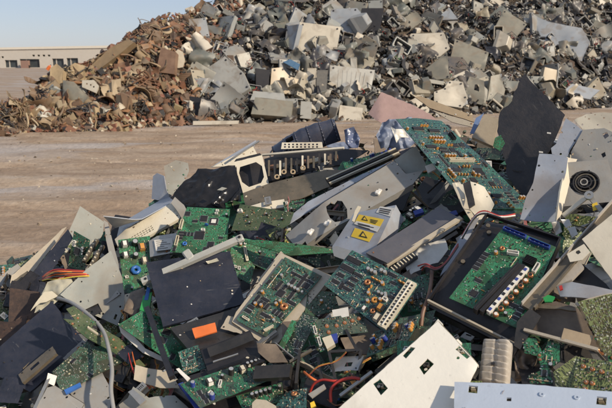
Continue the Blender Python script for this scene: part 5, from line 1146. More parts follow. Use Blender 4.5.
sheet('tan_case', 'small tan box leaning against the black torn panel', 'box', [(472, 137), (485, 114), (499, 119), (493, 146)], mk('tan_box', (.42, .35, .25), rough=.6, dirt=.2), .03, w=.7, lift=.13, fit=False, amp=.002)
sheet('blue_sliver', 'sliver of blue film left of the small tan box', 'film', [(470, 133), (476, 118), (484, 113), (474, 134)], mk('film_sliver', (.16, .24, .42), rough=.3, dirt=.1), .002, w=.6, lift=.12, fit=False, amp=.006)
sheet('green_chip', 'small torn green board corner at the left edge of the black torn panel', 'circuit board', [(495, 138), (501, 135), (505, 143), (500, 151), (493, 146)], PCBB, .003, w=.6, lift=.20, fit=False, amp=.003, jag=.001)

# ---- black torn panel and the metal sheets on the right
sheet('torn_panel', 'big black torn panel standing tall on the right ridge of the near heap', 'panel', [(524, 74), (565, 115), (549, 152), (541, 157), (537, 180), (528, 202), (508, 178), (503, 150), (497, 131), (500, 112), (512, 101), (514, 92)], SLATEB, .006, w=.8, lift=.15, fit=False, amp=.006, jag=.0022, freq=4, crease=False)
for a, b in ((539, 151), (547, 132)): sheet('paper_scrap', ['small', 'tiny'][a > 540] + ' pale scrap stuck on the black torn panel', 'scrap', [(a, b), (a + 4, b + .5), (a + 4, b + 2), (a, b + 1.5)], PAPER, .001, w=.8, lift=.19, fit=False, amp=0)
sheet('grey_board', 'pale sheet, shade painted blue grey, with a notched edge right of the black torn panel', 'sheet', [(566, 118), (584, 131), (570, 150), (567, 158), (552, 154), (551, 148), (556, 144)], BLUEG, .003, w=.7, lift=.16, fit=False, amp=.002)  # blue grey stands in for shade on this left-facing sheet
o = sheet('bent_sheet', 'large creased sheet metal hood, shade painted blue grey, below the black torn panel', 'sheet metal', [(539, 151), (551, 152), (568, 157), (566, 172), (560, 192), (557, 221), (536, 221), (520, 219), (526, 196), (533, 182)], BLUEG, .0025, w=.65, lift=.21, fit=False, amp=.03, freq=4.5, grid=18)[0]  # hood's bluish shade is put into its base colour
sheet('rounded_edge', 'cream', None, [(567, 157), (574, 160), (571, 176), (562, 214), (557, 221), (560, 192)], CREAM, .004, n=(.7, -.6, .35), lift=.2, fit=False, amp=.003, parent=o)  # cream paints the sunlit right flank of the hood
o, M, q, loc = sheet('side_plate', 'warm grey plate with square cut holes at the right edge under the brown yard', 'plate', [(583, 130), (604, 128), (628, 140), (622, 172), (598, 178), (572, 160), (571, 152)], GREYP, .003, w=.65, lift=.14, fit=False, amp=.004, holes=[[(602, 134), (607, 132), (609, 136), (605, 139)], [(601, 154), (605, 152), (606, 156), (603, 158)]])
sheet('pierced_plate', 'white flaking plate with small holes on the right skyline of the near heap', 'plate', [(574, 120), (586, 114), (604, 112), (630, 114), (630, 140), (604, 129), (584, 131)], CREAM, .003, w=.7, lift=.11, fit=False, amp=.01, jag=.001, holes=[[(a, b), (a + 2, b), (a + 2, b + 1.6), (a, b + 1.6)] for a, b in ((588, 118), (597, 124), (603, 117), (609, 122))])
# round fan grille plate
P = heap_pt(584, 182, .19); nn = prior(585, 181, .6); M = frame(P, RT, nn); mb = MB()
mb.slab([(-.06, -.055), (.07, -.06), (.06, .05), (-.05, .06)], [[(.034 * math.cos(a * .3927), .030 * math.sin(a * .3927)) for a in range(16)]], .002, GREYP, grid=8, zf=bend(.004, 8, 1))
g = tag(mb.build('fan_grille', M), 'grey fan grille of concentric rings beside the creased sheet metal hood', 'fan grille'); WM[g] = M
for k in range(4): mb = MB(); mb.ring((.0015 * k, -.001 * k, .002 * (k % 2)), .009 + k * .007, .0062 + k * .007, .003, [GREYP, DKMETAL, BRONZE, DKMETAL][k], n=24); mb.build('ring', None, g)
mb = MB()
for k in range(3): mb.box((0, 0, -.001), (.066, .003, .002), DKMETAL, M=Matrix.Rotation(k * 1.047, 4, 'Z'))
mb.build('spoke', None, g); mb = MB(); mb.cyl((0, 0, -.018), .034, .004, BLACK, n=22); mb.cyl((0, 0, -.010), .014, .01, BLACK, n=14); mb.build('fan_hub', None, g)
bar((563, 216, .17), (590, 195, .21), .010, .006, CREAM, 'lever', 'cream lever arm with a round hole below the fan grille', 'lever')
bar((589, 196, .21), (604, 214, .2), .010, .005, GREYP, 'lever', 'grey lever arm running right from the tip of the cream lever', 'lever')
mb = MB(); mb.ring((0, 0, 0), .010, .004, .008, ALU, n=16); tag(mb.build('pivot', frame(heap_pt(589, 195.5, .222), RT, prior(589, 195, .6))), 'round pivot at the tip where the two lever arms meet', 'pivot')
sheet('yellow_sticker', 'small yellow sticker between the two lever arms on the right', 'sticker', [(592, 204), (597, 202), (599, 209), (593, 211)], YEL, .001, w=.6, lift=.205, fit=False, amp=0)
for i, (a, b) in enumerate([(556, 226), (566, 224), (572, 232)]): sheet('crumpled_metal', ['first bright crumpled', 'middle bright crumpled', 'last bright crumpled'][i] + ' metal flake left of the long rusty rail', 'metal flake', [(a - 5, b - 3), (a + 3, b - 5), (a + 6, b + 3), (a, b + 6)], ALU, .002, w=.5, lift=.17, fit=False, amp=.03, freq=20, grid=10)
o = sheet('end_panel', 'bright cream panel cut off by the right edge of the picture', 'panel', [(582, 239), (612, 214), (640, 196), (650, 262), (624, 296), (612, 280)], CREAM, .006, w=.65, lift=.2, fit=False, amp=.002)[0]
o, M, L = bar((527, 309, .15), (618, 205, .21), .020, .008, BRONZE, 'frame_rail', 'long dull metal frame rail running down left from the right edge', 'rail')
mb = MB(); mb.box((L / 2, .012, .006), (L, .003, .014), GREYFIN); mb.build('lip', None, o)
mb = MB(); mb.box((L * .5, -.012, .004), (L * .96, .004, .01), BRONZE); mb.build('lower_lip', None, o)
sheet('angle_bracket', 'folded cream bracket with one hole fixed beside the long dull rail', 'bracket', [(567, 254), (584, 244), (590, 252), (582, 260), (570, 262)], CREAM, .003, w=.6, lift=.2, fit=False, amp=.002, holes=[[(576, 251), (579, 250), (581, 252.5), (578, 254.5), (575.5, 253)]])
sheet('mount_arm', 'dusty cast arm under the folded cream bracket on the right', 'arm', [(558, 276), (580, 262), (584, 268), (572, 280), (556, 286)], GREYFIN, .012, w=.5, lift=.16, fit=False, amp=.008)
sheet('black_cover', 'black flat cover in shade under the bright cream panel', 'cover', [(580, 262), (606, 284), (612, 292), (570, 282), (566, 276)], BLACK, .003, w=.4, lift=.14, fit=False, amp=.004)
sheet('grey_rail', 'blue grey shaded flange along the bottom of the black cover on the right', 'flange', [(556, 284), (572, 282), (615, 290), (614, 300), (560, 296)], BLUEG, .003, w=.4, lift=.145, fit=False, amp=.006)
mb = MB()
sheet('green_bit', 'small bright green plastic piece left of the blue grey shaded flange', 'plastic piece', [(543, 298), (548, 295), (555, 297), (552, 302), (545, 302)], GRNP, .005, w=.5, lift=.17, fit=False, amp=.006)
sheet('red_bit', 'small dark red plug with thin leads above the bright green piece', 'plug', [(559, 286), (562, 285), (563, 289), (560, 290)], RED, .005, w=.5, lift=.19, fit=False, amp=0)

# ---- centre left
o, M, q, loc = board('motherboard', 'bright green motherboard with a labelled square chip just above the grey T bar', 'circuit board', [(187, 207), (230, 209), (226, 256), (170, 252)], PCBB, w=.4, lift=.12, ncomp=16, smd=200, mix='so so qfp capk res cws mem', amp=.003, lam=.35,
   fixed=[('lab', .68, .3), ('cc', .03, .42, 1.57, (1.2, 1, 1)), ('cc', .06, .78, 1.57, (1.2, 1, 1)), ('coilb', .22, .82, 0, .7), ('discb', .55, .4, 0, 1.3), ('qfp', .7, .8), ('bga', .45, .62)])
o, M, q, loc = board('circuit_board', 'plain bright green board with paired black studs left of the long grey chassis', 'circuit board', [(240, 204), (294, 212), (288, 228), (231, 232)], PCBP, w=.4, lift=.125, smd=105, amp=.003, jag=.0006,
   fixed=[(k, u, v, 0, .8) for k, u, v in [('sold', .3, .25), ('sold', .5, .3), ('capk', .55, .3, ), ('sold', .7, .45), ('capk', .85, .5), ('sold', .2, .6), ('capk', .22, .45), ('capk', .3, .7), ('sold', .12, .3)]], outline=[(0, 0), (1, 0.02), (1, .7), (.9, 1), (.48, .62), (.47, 1.0), (0, .95)])
comp(o, 'cws', bil(q, .06, .28).x, bil(q, .06, .28).y, 0, .3, 1.3)
sheet('green_strip_board', 'long narrow green strip board running under the end of the long grey chassis', 'circuit board', [(238, 240), (262, 240), (296, 244), (332, 249), (334, 253), (290, 256), (262, 247)], PCBB, .003, w=.4, lift=.13, fit=False, amp=.004)
o = board('circuit_board', 'green board scrap with a cream connector directly right of the T bar end', 'circuit board', [(233, 236), (262, 242), (250, 284), (228, 272)], PCBB, w=.45, lift=.10, ncomp=5, smd=110, mix='capk res so cws', fixed=[('slm', .55, .4, 1.9, (.9, 1, 1)), ('capo', .3, .2)])[0]
board('circuit_board', 'dark green board in shade between the strip board and the cased center board', 'circuit board', [(256, 240), (290, 250), (270, 272), (248, 262)], PCB, w=.4, lift=.08, ncomp=6, smd=110, mix='coil so capk res')
sheet('pale_bar', 'pale slanted bar between two green boards left of the center board', 'bar', [(281, 251), (286, 256), (263, 284), (258, 280)], BEIGE, .01, w=.4, lift=.125, fit=False, amp=0)
sheet('cream_wedge', 'cream torn foam strip lying under the fan hole case', 'foam', [(250, 206), (262, 203), (284, 199), (286, 207), (262, 210)], CREAM, .01, w=.4, lift=.08, fit=False, amp=.01, freq=12)
board('small_fan_board', 'small green board seen under the end of the fan hole case', 'circuit board', [(283, 202), (305, 199), (302, 210), (285, 213)], PCB, w=.4, lift=.08, ncomp=4, smd=110, mix='so capk cws')
# navy laptop lid
sheet('laptop_lid', 'dark navy square laptop lid lying in the left centre under the T bar', 'laptop lid', [(146, 262), (230, 251), (245, 303), (163, 327)], NAVY, .006, w=.35, lift=.135, amp=.003, freq=3, jag=.0006)
sheet('clear_scrap', 'small crumpled clear scrap lying on the navy laptop lid', 'scrap', [(206, 262), (217, 258), (219, 261), (208, 264)], CLEAR, .001, w=.5, lift=.155, fit=False, amp=.006, freq=20)
o, M, L = bar((142, 282, .17), (240, 239, .18), .018, .012, mk('t_bar_grey', (.40, .40, .36), rough=.5, dirt=.12), 't_bar', 'light grey plastic bar with a short side arm lying across the navy laptop lid', 'bar')
Tm = mk('t_bar_grey', (0, 0, 0)); mb = MB(); bevbox(mb, (.022, .036, .014), Tm, .003); mb.build('side_arm', Matrix.Translation((L * .49, .018, .001)) @ Matrix.Rotation(.2, 4, 'Z'), o)
mb = MB(); bevbox(mb, (.02, .022, .014), Tm, .003); mb.cyl((0, 0, .008), .004, .003, CHIP, n=10); mb.build('end_knob', Matrix.Translation((L, 0, .001)), o)
mb = MB(); mb.cyl((0, 0, .007), .0035, .002, CHIP, n=10); mb.build('screw_hole', Matrix.Translation((.012, 0, .0)), o)
# board with ripped white edge under the lid
o, M, q, loc = board('circuit_board', 'green board with a ripped white edge below the navy laptop lid', 'circuit board', [(141, 311), (200, 330), (188, 374), (118, 325)], PCBB, w=.4, lift=.10, ncomp=3, smd=150, mix='so mem', fixed=[('qfp', .3, .3), ('qfp', .55, .38), ('qfp', .75, .3), ('so', .35, .6), ('qfp', .55, .65)])
sheet('torn_edge', 'white paper', None, [(119, 325), (124, 326), (145, 348), (167, 358), (166, 362), (142, 352), (121, 333)], PAPER, .003, w=.5, lift=.105, fit=False, amp=.012, freq=18, parent=o)
bar((147, 308, .135), (172, 378, .135), .013, .010, BLACK, 'black_bar', 'slim black bar lying across the board with the ripped white edge', 'bar')
board('circuit_board', 'teal grey board scrap between the slim black bar and the black drive', 'circuit board', [(178, 352), (198, 345), (206, 368), (184, 376)], PCBT, w=.4, lift=.115, ncomp=4, smd=120, mix='so res capk')
sheet('white_clip', 'thin white clip beside the lower end of the slim black bar', 'clip', [(176, 369), (179, 368), (190, 378), (187, 381)], CONW, .004, w=.4, lift=.13, fit=False, amp=0)
sheet('orange_label', 'bright orange red label block under the lower edge of the navy laptop lid', 'label', [(192, 328.5), (215, 322.5), (217, 331.5), (195, 338)], ORANGE, .004, w=.35, lift=.125, amp=0)
sheet('drive_case', 'dark grey drive case holding the orange label block', 'case', [(170, 328), (243, 306), (252, 336), (190, 352)], DKMETAL, .015, w=.3, lift=.10, amp=.002)
o = sheet('long_drive', 'long black drive with a brushed top right of the slim black bar', 'drive', [(200, 350), (250, 330), (258, 345), (262, 352), (208, 372)], BLACK, .02, w=.35, lift=.12, fit=False, amp=.002)[0]
sheet('brushed_strip', 'dull grey', None, [(207, 348), (250, 332), (254, 340), (210, 357)], DKMETAL, .002, w=.35, lift=.135, fit=False, amp=0, parent=o)
sheet('bright_edge', 'silver', None, [(213, 361), (238, 353), (238, 354.2), (213, 362.4)], ALU, .003, w=.35, lift=.135, fit=False, amp=0, parent=o)
o, M, q, loc = board('circuit_board', 'green board with white plugs in a black shell at the bottom left centre', 'circuit board', [(180, 384), (272, 354), (284, 374), (200, 408)], PCB, w=.3, lift=.115, ncomp=15, smd=170, mix='capb so capk cws res qfp', fixed=[('trw', .25, .35, 0, .8), ('cw', .33, .5, 1, .8), ('cws', .18, .7, .5, .9), ('capL', .5, .25, 0, .7), ('trc', .62, .3, 0, .7), ('cw', .84, .4, .4, .6)])
sheet('blue_edge', 'blue', None, [(178, 384), (183, 382), (203, 405), (196, 410)], DBLUE, .008, w=.3, lift=.118, fit=False, amp=0, parent=o)
sheet('black_shell', 'black open shell holding the green board with white plugs', 'shell', [(176, 380), (202, 372), (268, 350), (292, 372), (290, 386), (205, 416)], BLACK, .006, w=.3, lift=.09, fit=False, amp=.002, flange=.03)
sheet('dark_drive', 'dark slotted drive behind the green board with white plugs', 'drive', [(206, 372), (262, 352), (268, 360), (214, 382)], GLOSS, .012, w=.25, lift=.11, fit=False, amp=.002)
bar((255, 374, .12), (291, 372, .12), .03, .014, DKMETAL, 'drive_rail', 'dark flat rail at the right end of the black open shell', 'rail')
# cased centre board
g = sheet('board_case', 'shallow pale metal tray tilted in the centre of the near heap', 'tray', [(281, 253), (332, 276), (278, 343), (262, 343), (232, 322), (236, 312)], BEIGE, .003, w=.35, lift=.115, fit=False, amp=.002, flange=.018)[0]
board('circuit_board', 'dense dark green board lying in the shallow pale metal tray at the centre', 'circuit board', [(285, 257), (322, 276), (268, 338), (236, 320)], PCBC, w=.35, lift=.128, ncomp=48, smd=380, mix='so so so so mem mem dip qfp res capg capo reso coil', amp=.002, fixed=[('slm', .86, .9, 1.1, (.5, .8, .6)), ('slm', .2, .93, 0, (.4, .8, .5)), ('qfp', .5, .45), ('capo', .6, .6), ('capo', .64, .55)])
sheet('brown_rag', 'crumpled brown rag hanging below the shallow pale metal tray', 'rag', [(257, 344), (276, 344), (282, 352), (288, 362), (270, 362), (258, 352)], BROWN, .004, w=.5, lift=.12, fit=False, amp=.03, freq=12, grid=16)
board('circuit_board', 'long narrow speckled dark board leaning right of the shallow pale metal tray', 'circuit board', [(303, 312), (318, 318), (291, 370), (279, 356)], PCBD, w=.5, lift=.115, ncomp=4, smd=170, mix='so so', amp=.002, pins=True)
sheet('leaf_board', 'narrow bright green board edge between the pale tray and the speckled board', 'circuit board', [(292, 320), (298, 322), (283, 350), (279, 345)], PCBB, .003, w=.5, lift=.125, fit=False, amp=0)
board('circuit_board', 'plain green board corner left of the brown capacitor board', 'circuit board', [(308, 290), (334, 292), (340, 310), (304, 318)], PCBP, w=.4, lift=.10, smd=105, fixed=[('sold', .7, .8), ('res', .45, .6, 1.2), ('capo', .5, .5)])
board('circuit_board', 'mid green board with a row of copper solder joints and a pale label', 'circuit board', [(315, 320), (362, 312), (368, 332), (320, 337)], PCBP, w=.45, lift=.125, smd=105, fixed=[('sold', .2, .45, 0, 1.5), ('sold', .4, .5, 0, 1.5), ('sold', .58, .4, 0, 1.5), ('sold', .75, .35, 0, 1.5), ('sold', .9, .3, 0, 1.5), ('sold', .2, .8, 0, 1.5)])
sheet('pale_label', 'pale printed label above the copper solder joint row', 'label', [(332, 310), (348, 307), (349, 316), (334, 319)], PAPER, .003, w=.45, lift=.135, fit=False, amp=0)
board('connector_board', 'yellow green board edge with white plugs below the solder joint board', 'circuit board', [(309, 324), (315, 322), (326, 350), (320, 352)], PCBB, w=.5, lift=.13, smd=105, fixed=[('cw', .5, .3, 1.5, .9), ('cw', .5, .7, 1.5, .9)])
sheet('white_block', 'round cornered white plug block below the solder joint board', 'plug', [(322, 338), (331, 335), (335, 344), (327, 349)], CONN, .014, w=.5, lift=.13, fit=False, amp=0)
sheet('blue_block', 'blue plug block right of the round cornered white plug', 'plug', [(330, 335), (337, 333), (337, 340), (333, 342)], DBLUE, .014, w=.5, lift=.13, fit=False, amp=0)
# PSU box with warning stickers
o, M, q, loc = sheet('power_supply', 'blue grey power supply box with two yellow warning stickers under the long grey chassis', 'power supply', [(332, 247), (354, 213), (396, 205), (372, 256)], BLUEG, .055, w=.4, lift=.135, amp=0, lam=.6)
sheet('lower_side', None, None, [(332, 247), (337, 246), (372, 257), (368, 262), (350, 262), (334, 256)], STEEL, .002, w=.7, lift=.14, fit=False, amp=0, parent=o)
PN = M.col[2].xyz.copy()
def decal(parent, M, name, poly, mat, t=.0006, off=.0008, label=None):
    n = M.col[2].xyz; P = M.translation + n * off; qq = [on_plane(a, b, P, n) for a, b in poly]; Mi = M.inverted(); l = [(Mi @ p) for p in qq]
    mb = MB(); mb.slab([p.xy for p in l], [], t, mat, M=Matrix.Translation((0, 0, off + t))); x = mb.build(name, M); WM[x] = M.copy(); sub(x, parent)
    if label: x['label'] = label
    return x
d1 = decal(o, M, 'warning_sticker', [(359, 214.5), (384, 219.5), (377, 232), (354, 224)], YEL, label='yellow and white')
decal(d1, M, 'white_band', [(356.5, 221), (380.3, 226.8), (377, 232), (354, 224)], PAPER, off=.0018)
decal(d1, M, 'warning_triangle', [(361.5, 219.8), (364.5, 215.8), (368, 221)], CHIP, off=.0019)
decal(d1, M, 'triangle_face', [(363, 219.4), (364.7, 217.2), (366.6, 220.1)], YEL, off=.0026)
for j in range(3): decal(d1, M, 'print_line', [(358 + j * .3, 222.9 + j * 1.3), (370 + (j % 2) * 4, 225.9 + j * 1.5), (370 + (j % 2) * 4 - .3, 226.5 + j * 1.5), (357.7 + j * .3, 223.5 + j * 1.3)], DKMETAL, off=.0026)
for j in range(3): decal(d1, M, 'print_line', [(370.5, 219.2 + j * 1.3), (378 - j, 220.8 + j * 1.3), (377.8 - j, 221.3 + j * 1.3), (370.3, 219.7 + j * 1.3)], DKMETAL, off=.0019)
d2 = decal(o, M, 'warning_sticker', [(355, 228), (374, 233.5), (369, 242), (351, 236.5)], YEL, label='plain yellow')
decal(d2, M, 'warning_triangle', [(359, 236.2), (363, 231), (367.5, 238.3)], CHIP, off=.0019)
decal(d2, M, 'triangle_face', [(361, 235.8), (363.2, 232.9), (365.6, 236.9)], YEL, off=.0026)
d3 = decal(o, M, 'rating_label', [(380, 206.5), (394, 208), (391, 217), (376, 212.5)], PAPER)
for j in range(3): decal(d3, M, 'print_line', [(380 - j * .5, 208 + j * 1.8), (391 - j, 210 + j * 1.8), (391 - j, 210.8 + j * 1.8), (380 - j * .5, 208.8 + j * 1.8)], [DKMETAL, RUSTY, DKMETAL][j], off=.0019)
mb = MB(); mb.cyl((0, 0, 0), .003, .002, TIN, n=10); x = mb.build('screw', M.copy()); x.matrix_basis = Matrix.Translation(on_plane(348, 237, M.translation + PN * .001, PN)) @ M.to_3x3().to_4x4(); WM[x] = x.matrix_basis.copy(); sub(x, o)
sheet('cable_tie', 'cream plastic cable clip bent over the top of the power supply box', 'clip', [(352, 221), (355, 211), (358, 206), (361, 207), (357, 214), (354, 222)], CONN, .005, w=.5, lift=.175, fit=False, amp=.003)
sheet('slate_plate', 'long flat slate grey plate slanting up right of the power supply box', 'plate', [(439, 207), (458, 217), (387, 263), (366, 253)], SLATE, .004, w=.35, lift=.14, amp=.002, lam=.5)
bar((386, 265, .128), (461, 218, .14), .012, .008, BEIGE, 'slate_edge', 'thin cream strip along the lower edge of the slate grey plate', 'strip')
board('circuit_board', 'narrow bright board with white blocks along the upper edge of the slate plate', 'circuit board', [(381, 230), (420, 206), (428, 211), (392, 236)], PCBB, w=.35, lift=.10, smd=110, mix='capk cws', ncomp=4, fixed=[('trw', .12, .4, 0, .9), ('trw', .27, .55, 0, .8), ('cw', .45, .4, 0, .8), ('trc', .62, .5, 0, .8), ('trw', .85, .5, 0, 1)])
for a, b, l in ((418, 210, 'blue plug above the slate plate beside the white blocks'), (452, 212, 'blue plug at the upper right tip of the slate plate')): sheet('blue_plug', l, 'plug', [(a - 5, b + 1), (a + 4, b - 2), (a + 6, b + 2), (a - 3, b + 5)], DBLUE, .012, w=.4, lift=.125, fit=False, amp=0)
sheet('crumpled_paper', 'crumpled white paper sheet below the slate grey plate', 'paper', [(414, 244), (444, 234), (448, 248), (438, 262), (420, 270), (408, 276), (404, 260)], PAPER, .001, w=.4, lift=.115, fit=False, amp=.035, fine=.006, freq=8, grid=22, jag=.001)
o, M, L = bar((392, 272, .115), (416, 256, .12), .014, .010, CHIP, 'pin_header', 'black and cream toothed connector strip under the slate grey plate', 'connector')
for j in range(8): mb = MB(); mb.box((0, 0, 0), (.003, .012, .012), CONN); link('tooth', mb.mesh('tooth'), Matrix.Translation((L * (j + .5) / 8, .003, .001)), o)
for i, (m_, off) in enumerate(((RED, 0), (BLKW, 2.5), (RED, 4), (BLKW, 5.5))): wire('wire', ['upper red', 'upper black', 'lower red', 'lower black'][i] + ' wire looping between the slate plate paper and the black tray', 'wire', [(418 + off, 266 + off, .13), (426, 264 + off * .6, .15), (436, 268 + off * .4, .15), (446, 262 + off * .3, .15), (458, 244 + off * .5, .14)], .0018, m_)
wire('brown_cable', 'brown cord dropping between the connector board and the black tray', 'cord', [(432, 268, .13), (431, 284, .14), (428, 298, .14), (423, 312, .13), (421, 326, .11)], .0045, BRNW)
sheet('strip_grey', 'thin blue grey strip slanting left of the black tray', 'strip', [(476, 215), (480, 216), (456, 262), (440, 276), (452, 250)], BLUEG, .004, w=.4, lift=.125, fit=False, amp=.001)
for i, c_ in enumerate((RED, CONW, BLKW)): wire('wire', ['red', 'white', 'black'][i] + ' wire crossing above the top corner of the black tray', 'wire', [(462, 236 + i * 1.5, .16), (474, 217 + i, .19), (484, 211 + i * 1.4, .2), (500, 216 + i, .19), (515, 214 + i * 1.5, .17)], .0019, c_)
# ---- board with the cream connector (middle)
o, M, q, loc = board('circuit_board', 'teal board with orange capacitors and a cream edge connector at the middle of the heap', 'circuit board', [(352, 250), (419, 284), (386, 333), (324, 285)], PCBT, w=.35, lift=.155, ncomp=40, smd=330, amp=.002, lam=.4, mix='so so so dip mem capo capo res reso res capg disc cws qfp',
   fixed=[('dipl', .12, .2, 0, 1), ('dipl', .12, .42, 0, 1), ('mem', .1, .62), ('mem', .1, .8), ('coil', .45, .45, 0, .8), ('capo', .6, .75), ('coily', .66, .66, 0, .8), ('capo', .72, .6), ('capo', .55, .62), ('tr', .78, .72, 0, .7), ('trc', .82, .9, 0, .8), ('coil', .72, .84, 0, .7), ('trw', .62, .9, 0, .6)])
W = (q[1] - q[2]).length; a, b = bil(q, .93, .04), bil(q, .93, .98); d = b - a; mb = MB(); Rm = Matrix.Translation(((a.x + b.x) / 2, (a.y + b.y) / 2, 0)) @ Matrix.Rotation(math.atan2(d.y, d.x), 4, 'Z')
mb.box((0, 0, .005), (d.length, .022, .01), CONN, M=Rm)
for s in (-1, 1):
    for k in range(14): mb.box((-d.length * .46 + d.length * .92 * (k + .5) / 14, s * .005, .0104), (.004, .004, .0012), CHIP, M=Rm)
mb.box((0, 0, .011), (d.length * .95, .002, .003), CONW, M=Rm); mb.build('edge_connector', None, o)
sheet('dark_board', 'dark grey green crumpled board below the cream edge connector', 'circuit board', [(400, 318), (436, 312), (430, 330), (404, 346), (372, 360), (368, 350)], PCBD, .003, w=.4, lift=.10, fit=False, amp=.02, freq=8)
board('circuit_board', 'teal board with blue and yellow parts left of the big cream panel', 'circuit board', [(374, 332), (420, 316), (408, 340), (366, 357)], PCBT, w=.35, lift=.115, ncomp=22, smd=220, mix='so so mem dip capb capo res', fixed=[('capb', .1, .5), ('capo', .12, .75), ('discb', .08, .4)])
board('circuit_board', 'green board scrap in shade between cream connector and black tray', 'circuit board', [(405, 280), (432, 272), (430, 310), (408, 312)], PCB, w=.35, lift=.10, ncomp=5, smd=120, mix='so capo res')
# ---- black tray with the big motherboard (right)
g, M, q, loc = sheet('black_tray', 'large open black tray holding the biggest bright motherboard on the right', 'tray', [(487, 216), (560, 240), (515, 346), (428, 302)], BLACK, .004, w=.35, lift=.155, amp=.002, flange=.028, lam=.5)
for i, (a, b) in enumerate([(q[0], q[1]), (q[1], q[2]), (q[2], q[3]), (q[3], q[0])]):
    d = b - a; mb = MB(); mb.box((0, 0, .005), (d.length, .004, .012), BEIGE if i == 2 else BLACK, M=Matrix.Translation(((a.x + b.x) / 2, (a.y + b.y) / 2, 0)) @ Matrix.Rotation(math.atan2(d.y, d.x), 4, 'Z')); mb.build('tray_wall', None, g)
for a, b in ((488, 226), (497, 222), (463, 262), (489, 233)): mb = MB(); mb.cyl((0, 0, 0), .005, .003, BRONZE, n=10); x = mb.build('rivet', None); pp = on_plane(a, b, M.translation, M.col[2].xyz); x.matrix_basis = Matrix.Translation(pp + M.col[2].xyz * .002) @ M.to_3x3().to_4x4(); WM[x] = x.matrix_basis.copy(); sub(x, g)
o, M, q, loc = board('motherboard', 'biggest bright green motherboard with a white and brown terminal row in the black tray', 'circuit board', [(504, 226), (556, 247), (519, 329), (449, 298)], PCBB, w=.35, lift=.172, ncomp=22, smd=300, amp=.001, lam=.5, mix='so so res capk capb res cws mem reso',
   fixed=[('cb', .25, .04, 0, (2.2, 1, 1)), ('cb', .72, .05, 0, (2.0, 1, 1)), ('cw', .42, .27, .3, 1.1), ('cw', .86, .33, 1.57, 1.1), ('coil', .22, .26, 0, .6), ('capo', .18, .34), ('hsk', .72, .28, 0, .7), ('so', .2, .7), ('qfp', .25, .85, 0, .8)])
def pix_row(M, parent, p0, p1, wd, ht, mat, name, extra=None, base=.0):
    n = M.col[2].xyz; P = M.translation; Mi = M.inverted(); a = Mi @ on_plane(*p0, P + n * ht, n); b = Mi @ on_plane(*p1, P + n * ht, n); d = (b - a)
    Rm = Matrix.Translation(((a.x + b.x) / 2, (a.y + b.y) / 2, base)) @ Matrix.Rotation(math.atan2(d.y, d.x), 4, 'Z'); mb = MB(); mb.box((0, 0, ht / 2), (d.length, wd, ht), mat)
    if extra: extra(mb, d.length)
    mb.build(name, Rm, parent); return Rm, d.length
pix_row(M, o, (519, 263), (475, 309), .010, .020, CHIP, 'black_slot', lambda m, L: [m.box((0, 0, .0205), (L * .96, .002, .001), DKMETAL)])
pix_row(M, o, (524, 264.5), (481, 311), .008, .017, CHIP, 'black_slot')
Rm, L = pix_row(M, o, (523.5 + 4, 267), (488, 311.5), .008, .014, CONW, 'terminal_row', lambda m, L: [m.box((-L / 2 + L * (k + .5) / 9, 0, .0145), (L / 20, .0055, .001), CHIP if k % 2 else DBLUE) for k in range(9)])
for k in range(8): 
    x = comp(o, 'coil', 0, 0, 0, 0, (.62, .62, 1.2)); sd_ = 1 if (Rm @ Vector((0, .02, 0))).x > (Rm @ Vector((0, -.02, 0))).x else -1
    p = Rm @ Vector((-L / 2 + L * (k + .6) / 8, sd_ * .014, 0)); x.matrix_basis = Matrix.Translation((p.x, p.y, .002)) @ Matrix.Diagonal((.62, .62, 1.2, 1))
    m2 = MB(); m2.cyl((0, 0, .006), .0035, .012, CONW if k % 2 else CHIP, n=10); link('terminal_post', m2.mesh('terminal_post'), Matrix.Translation((p.x, p.y, 0)), o)
# ---- lower right
sheet('dark_fold', 'dark folded flap hanging from the lower corner of the black tray', 'flap', [(517, 322), (530, 308), (541, 316), (520, 350), (514, 346)], DKMETAL, .003, w=.5, lift=.14, fit=False, amp=.006)
sheet('brown_tray', 'dusty brown folded tray behind the small tan board at lower right', 'tray', [(534, 306), (556, 302), (578, 308), (592, 334), (598, 350), (560, 340), (526, 330)], BROWN, .003, w=.35, lift=.12, fit=False, amp=.02, freq=6, grid=16)
bar((524, 330, .14), (598, 350, .14), .006, .006, BEIGE, 'tray_edge', 'thin pale rim under the dusty brown tray at lower right', 'rim')
sheet('toothed_edge', 'row of dark teeth on the upper edge of the dusty brown tray', 'toothed strip', [(538, 304), (575, 308), (576, 311), (538, 308)], BRONZE, .006, w=.4, lift=.145, fit=False, amp=0, jag=.0025)
sheet('tan_board', 'small tan rectangular wooden block lying in the dusty brown tray', 'block', [(564, 328), (593, 336), (589, 347), (561, 339)], TAN, .008, w=.4, lift=.145, fit=False, amp=.001)
board('circuit_board', 'olive board with rows of gold joints at the right edge of the picture', 'circuit board', [(578, 302), (628, 290), (640, 350), (605, 356)], PCBO, w=.4, lift=.16, smd=260, pins=True, mix='sold', ncomp=6, jag=.001)
sheet('grey_edge', 'pale broken rim along the upper edge of the olive board', 'rim', [(575, 303), (588, 298), (612, 292), (612, 295), (586, 302), (578, 306)], BEIGE, .004, w=.4, lift=.17, fit=False, amp=.003)
board('circuit_board', 'jagged bright green board above the pale blue sheet at lower right', 'circuit board', [(521, 336), (560, 340), (556, 384), (526, 386)], PCBB, w=.4, lift=.115, smd=200, ncomp=10, mix='so res sold capk mem', outline=[(0, 0), (.4, .02), (.55, .3), (.7, .05), (1, .1), (1.05, .5), (.8, .65), (.9, 1), (.15, 1), (.1, .8), (.5, .7), (.4, .4), (.05, .35)], jag=.002)
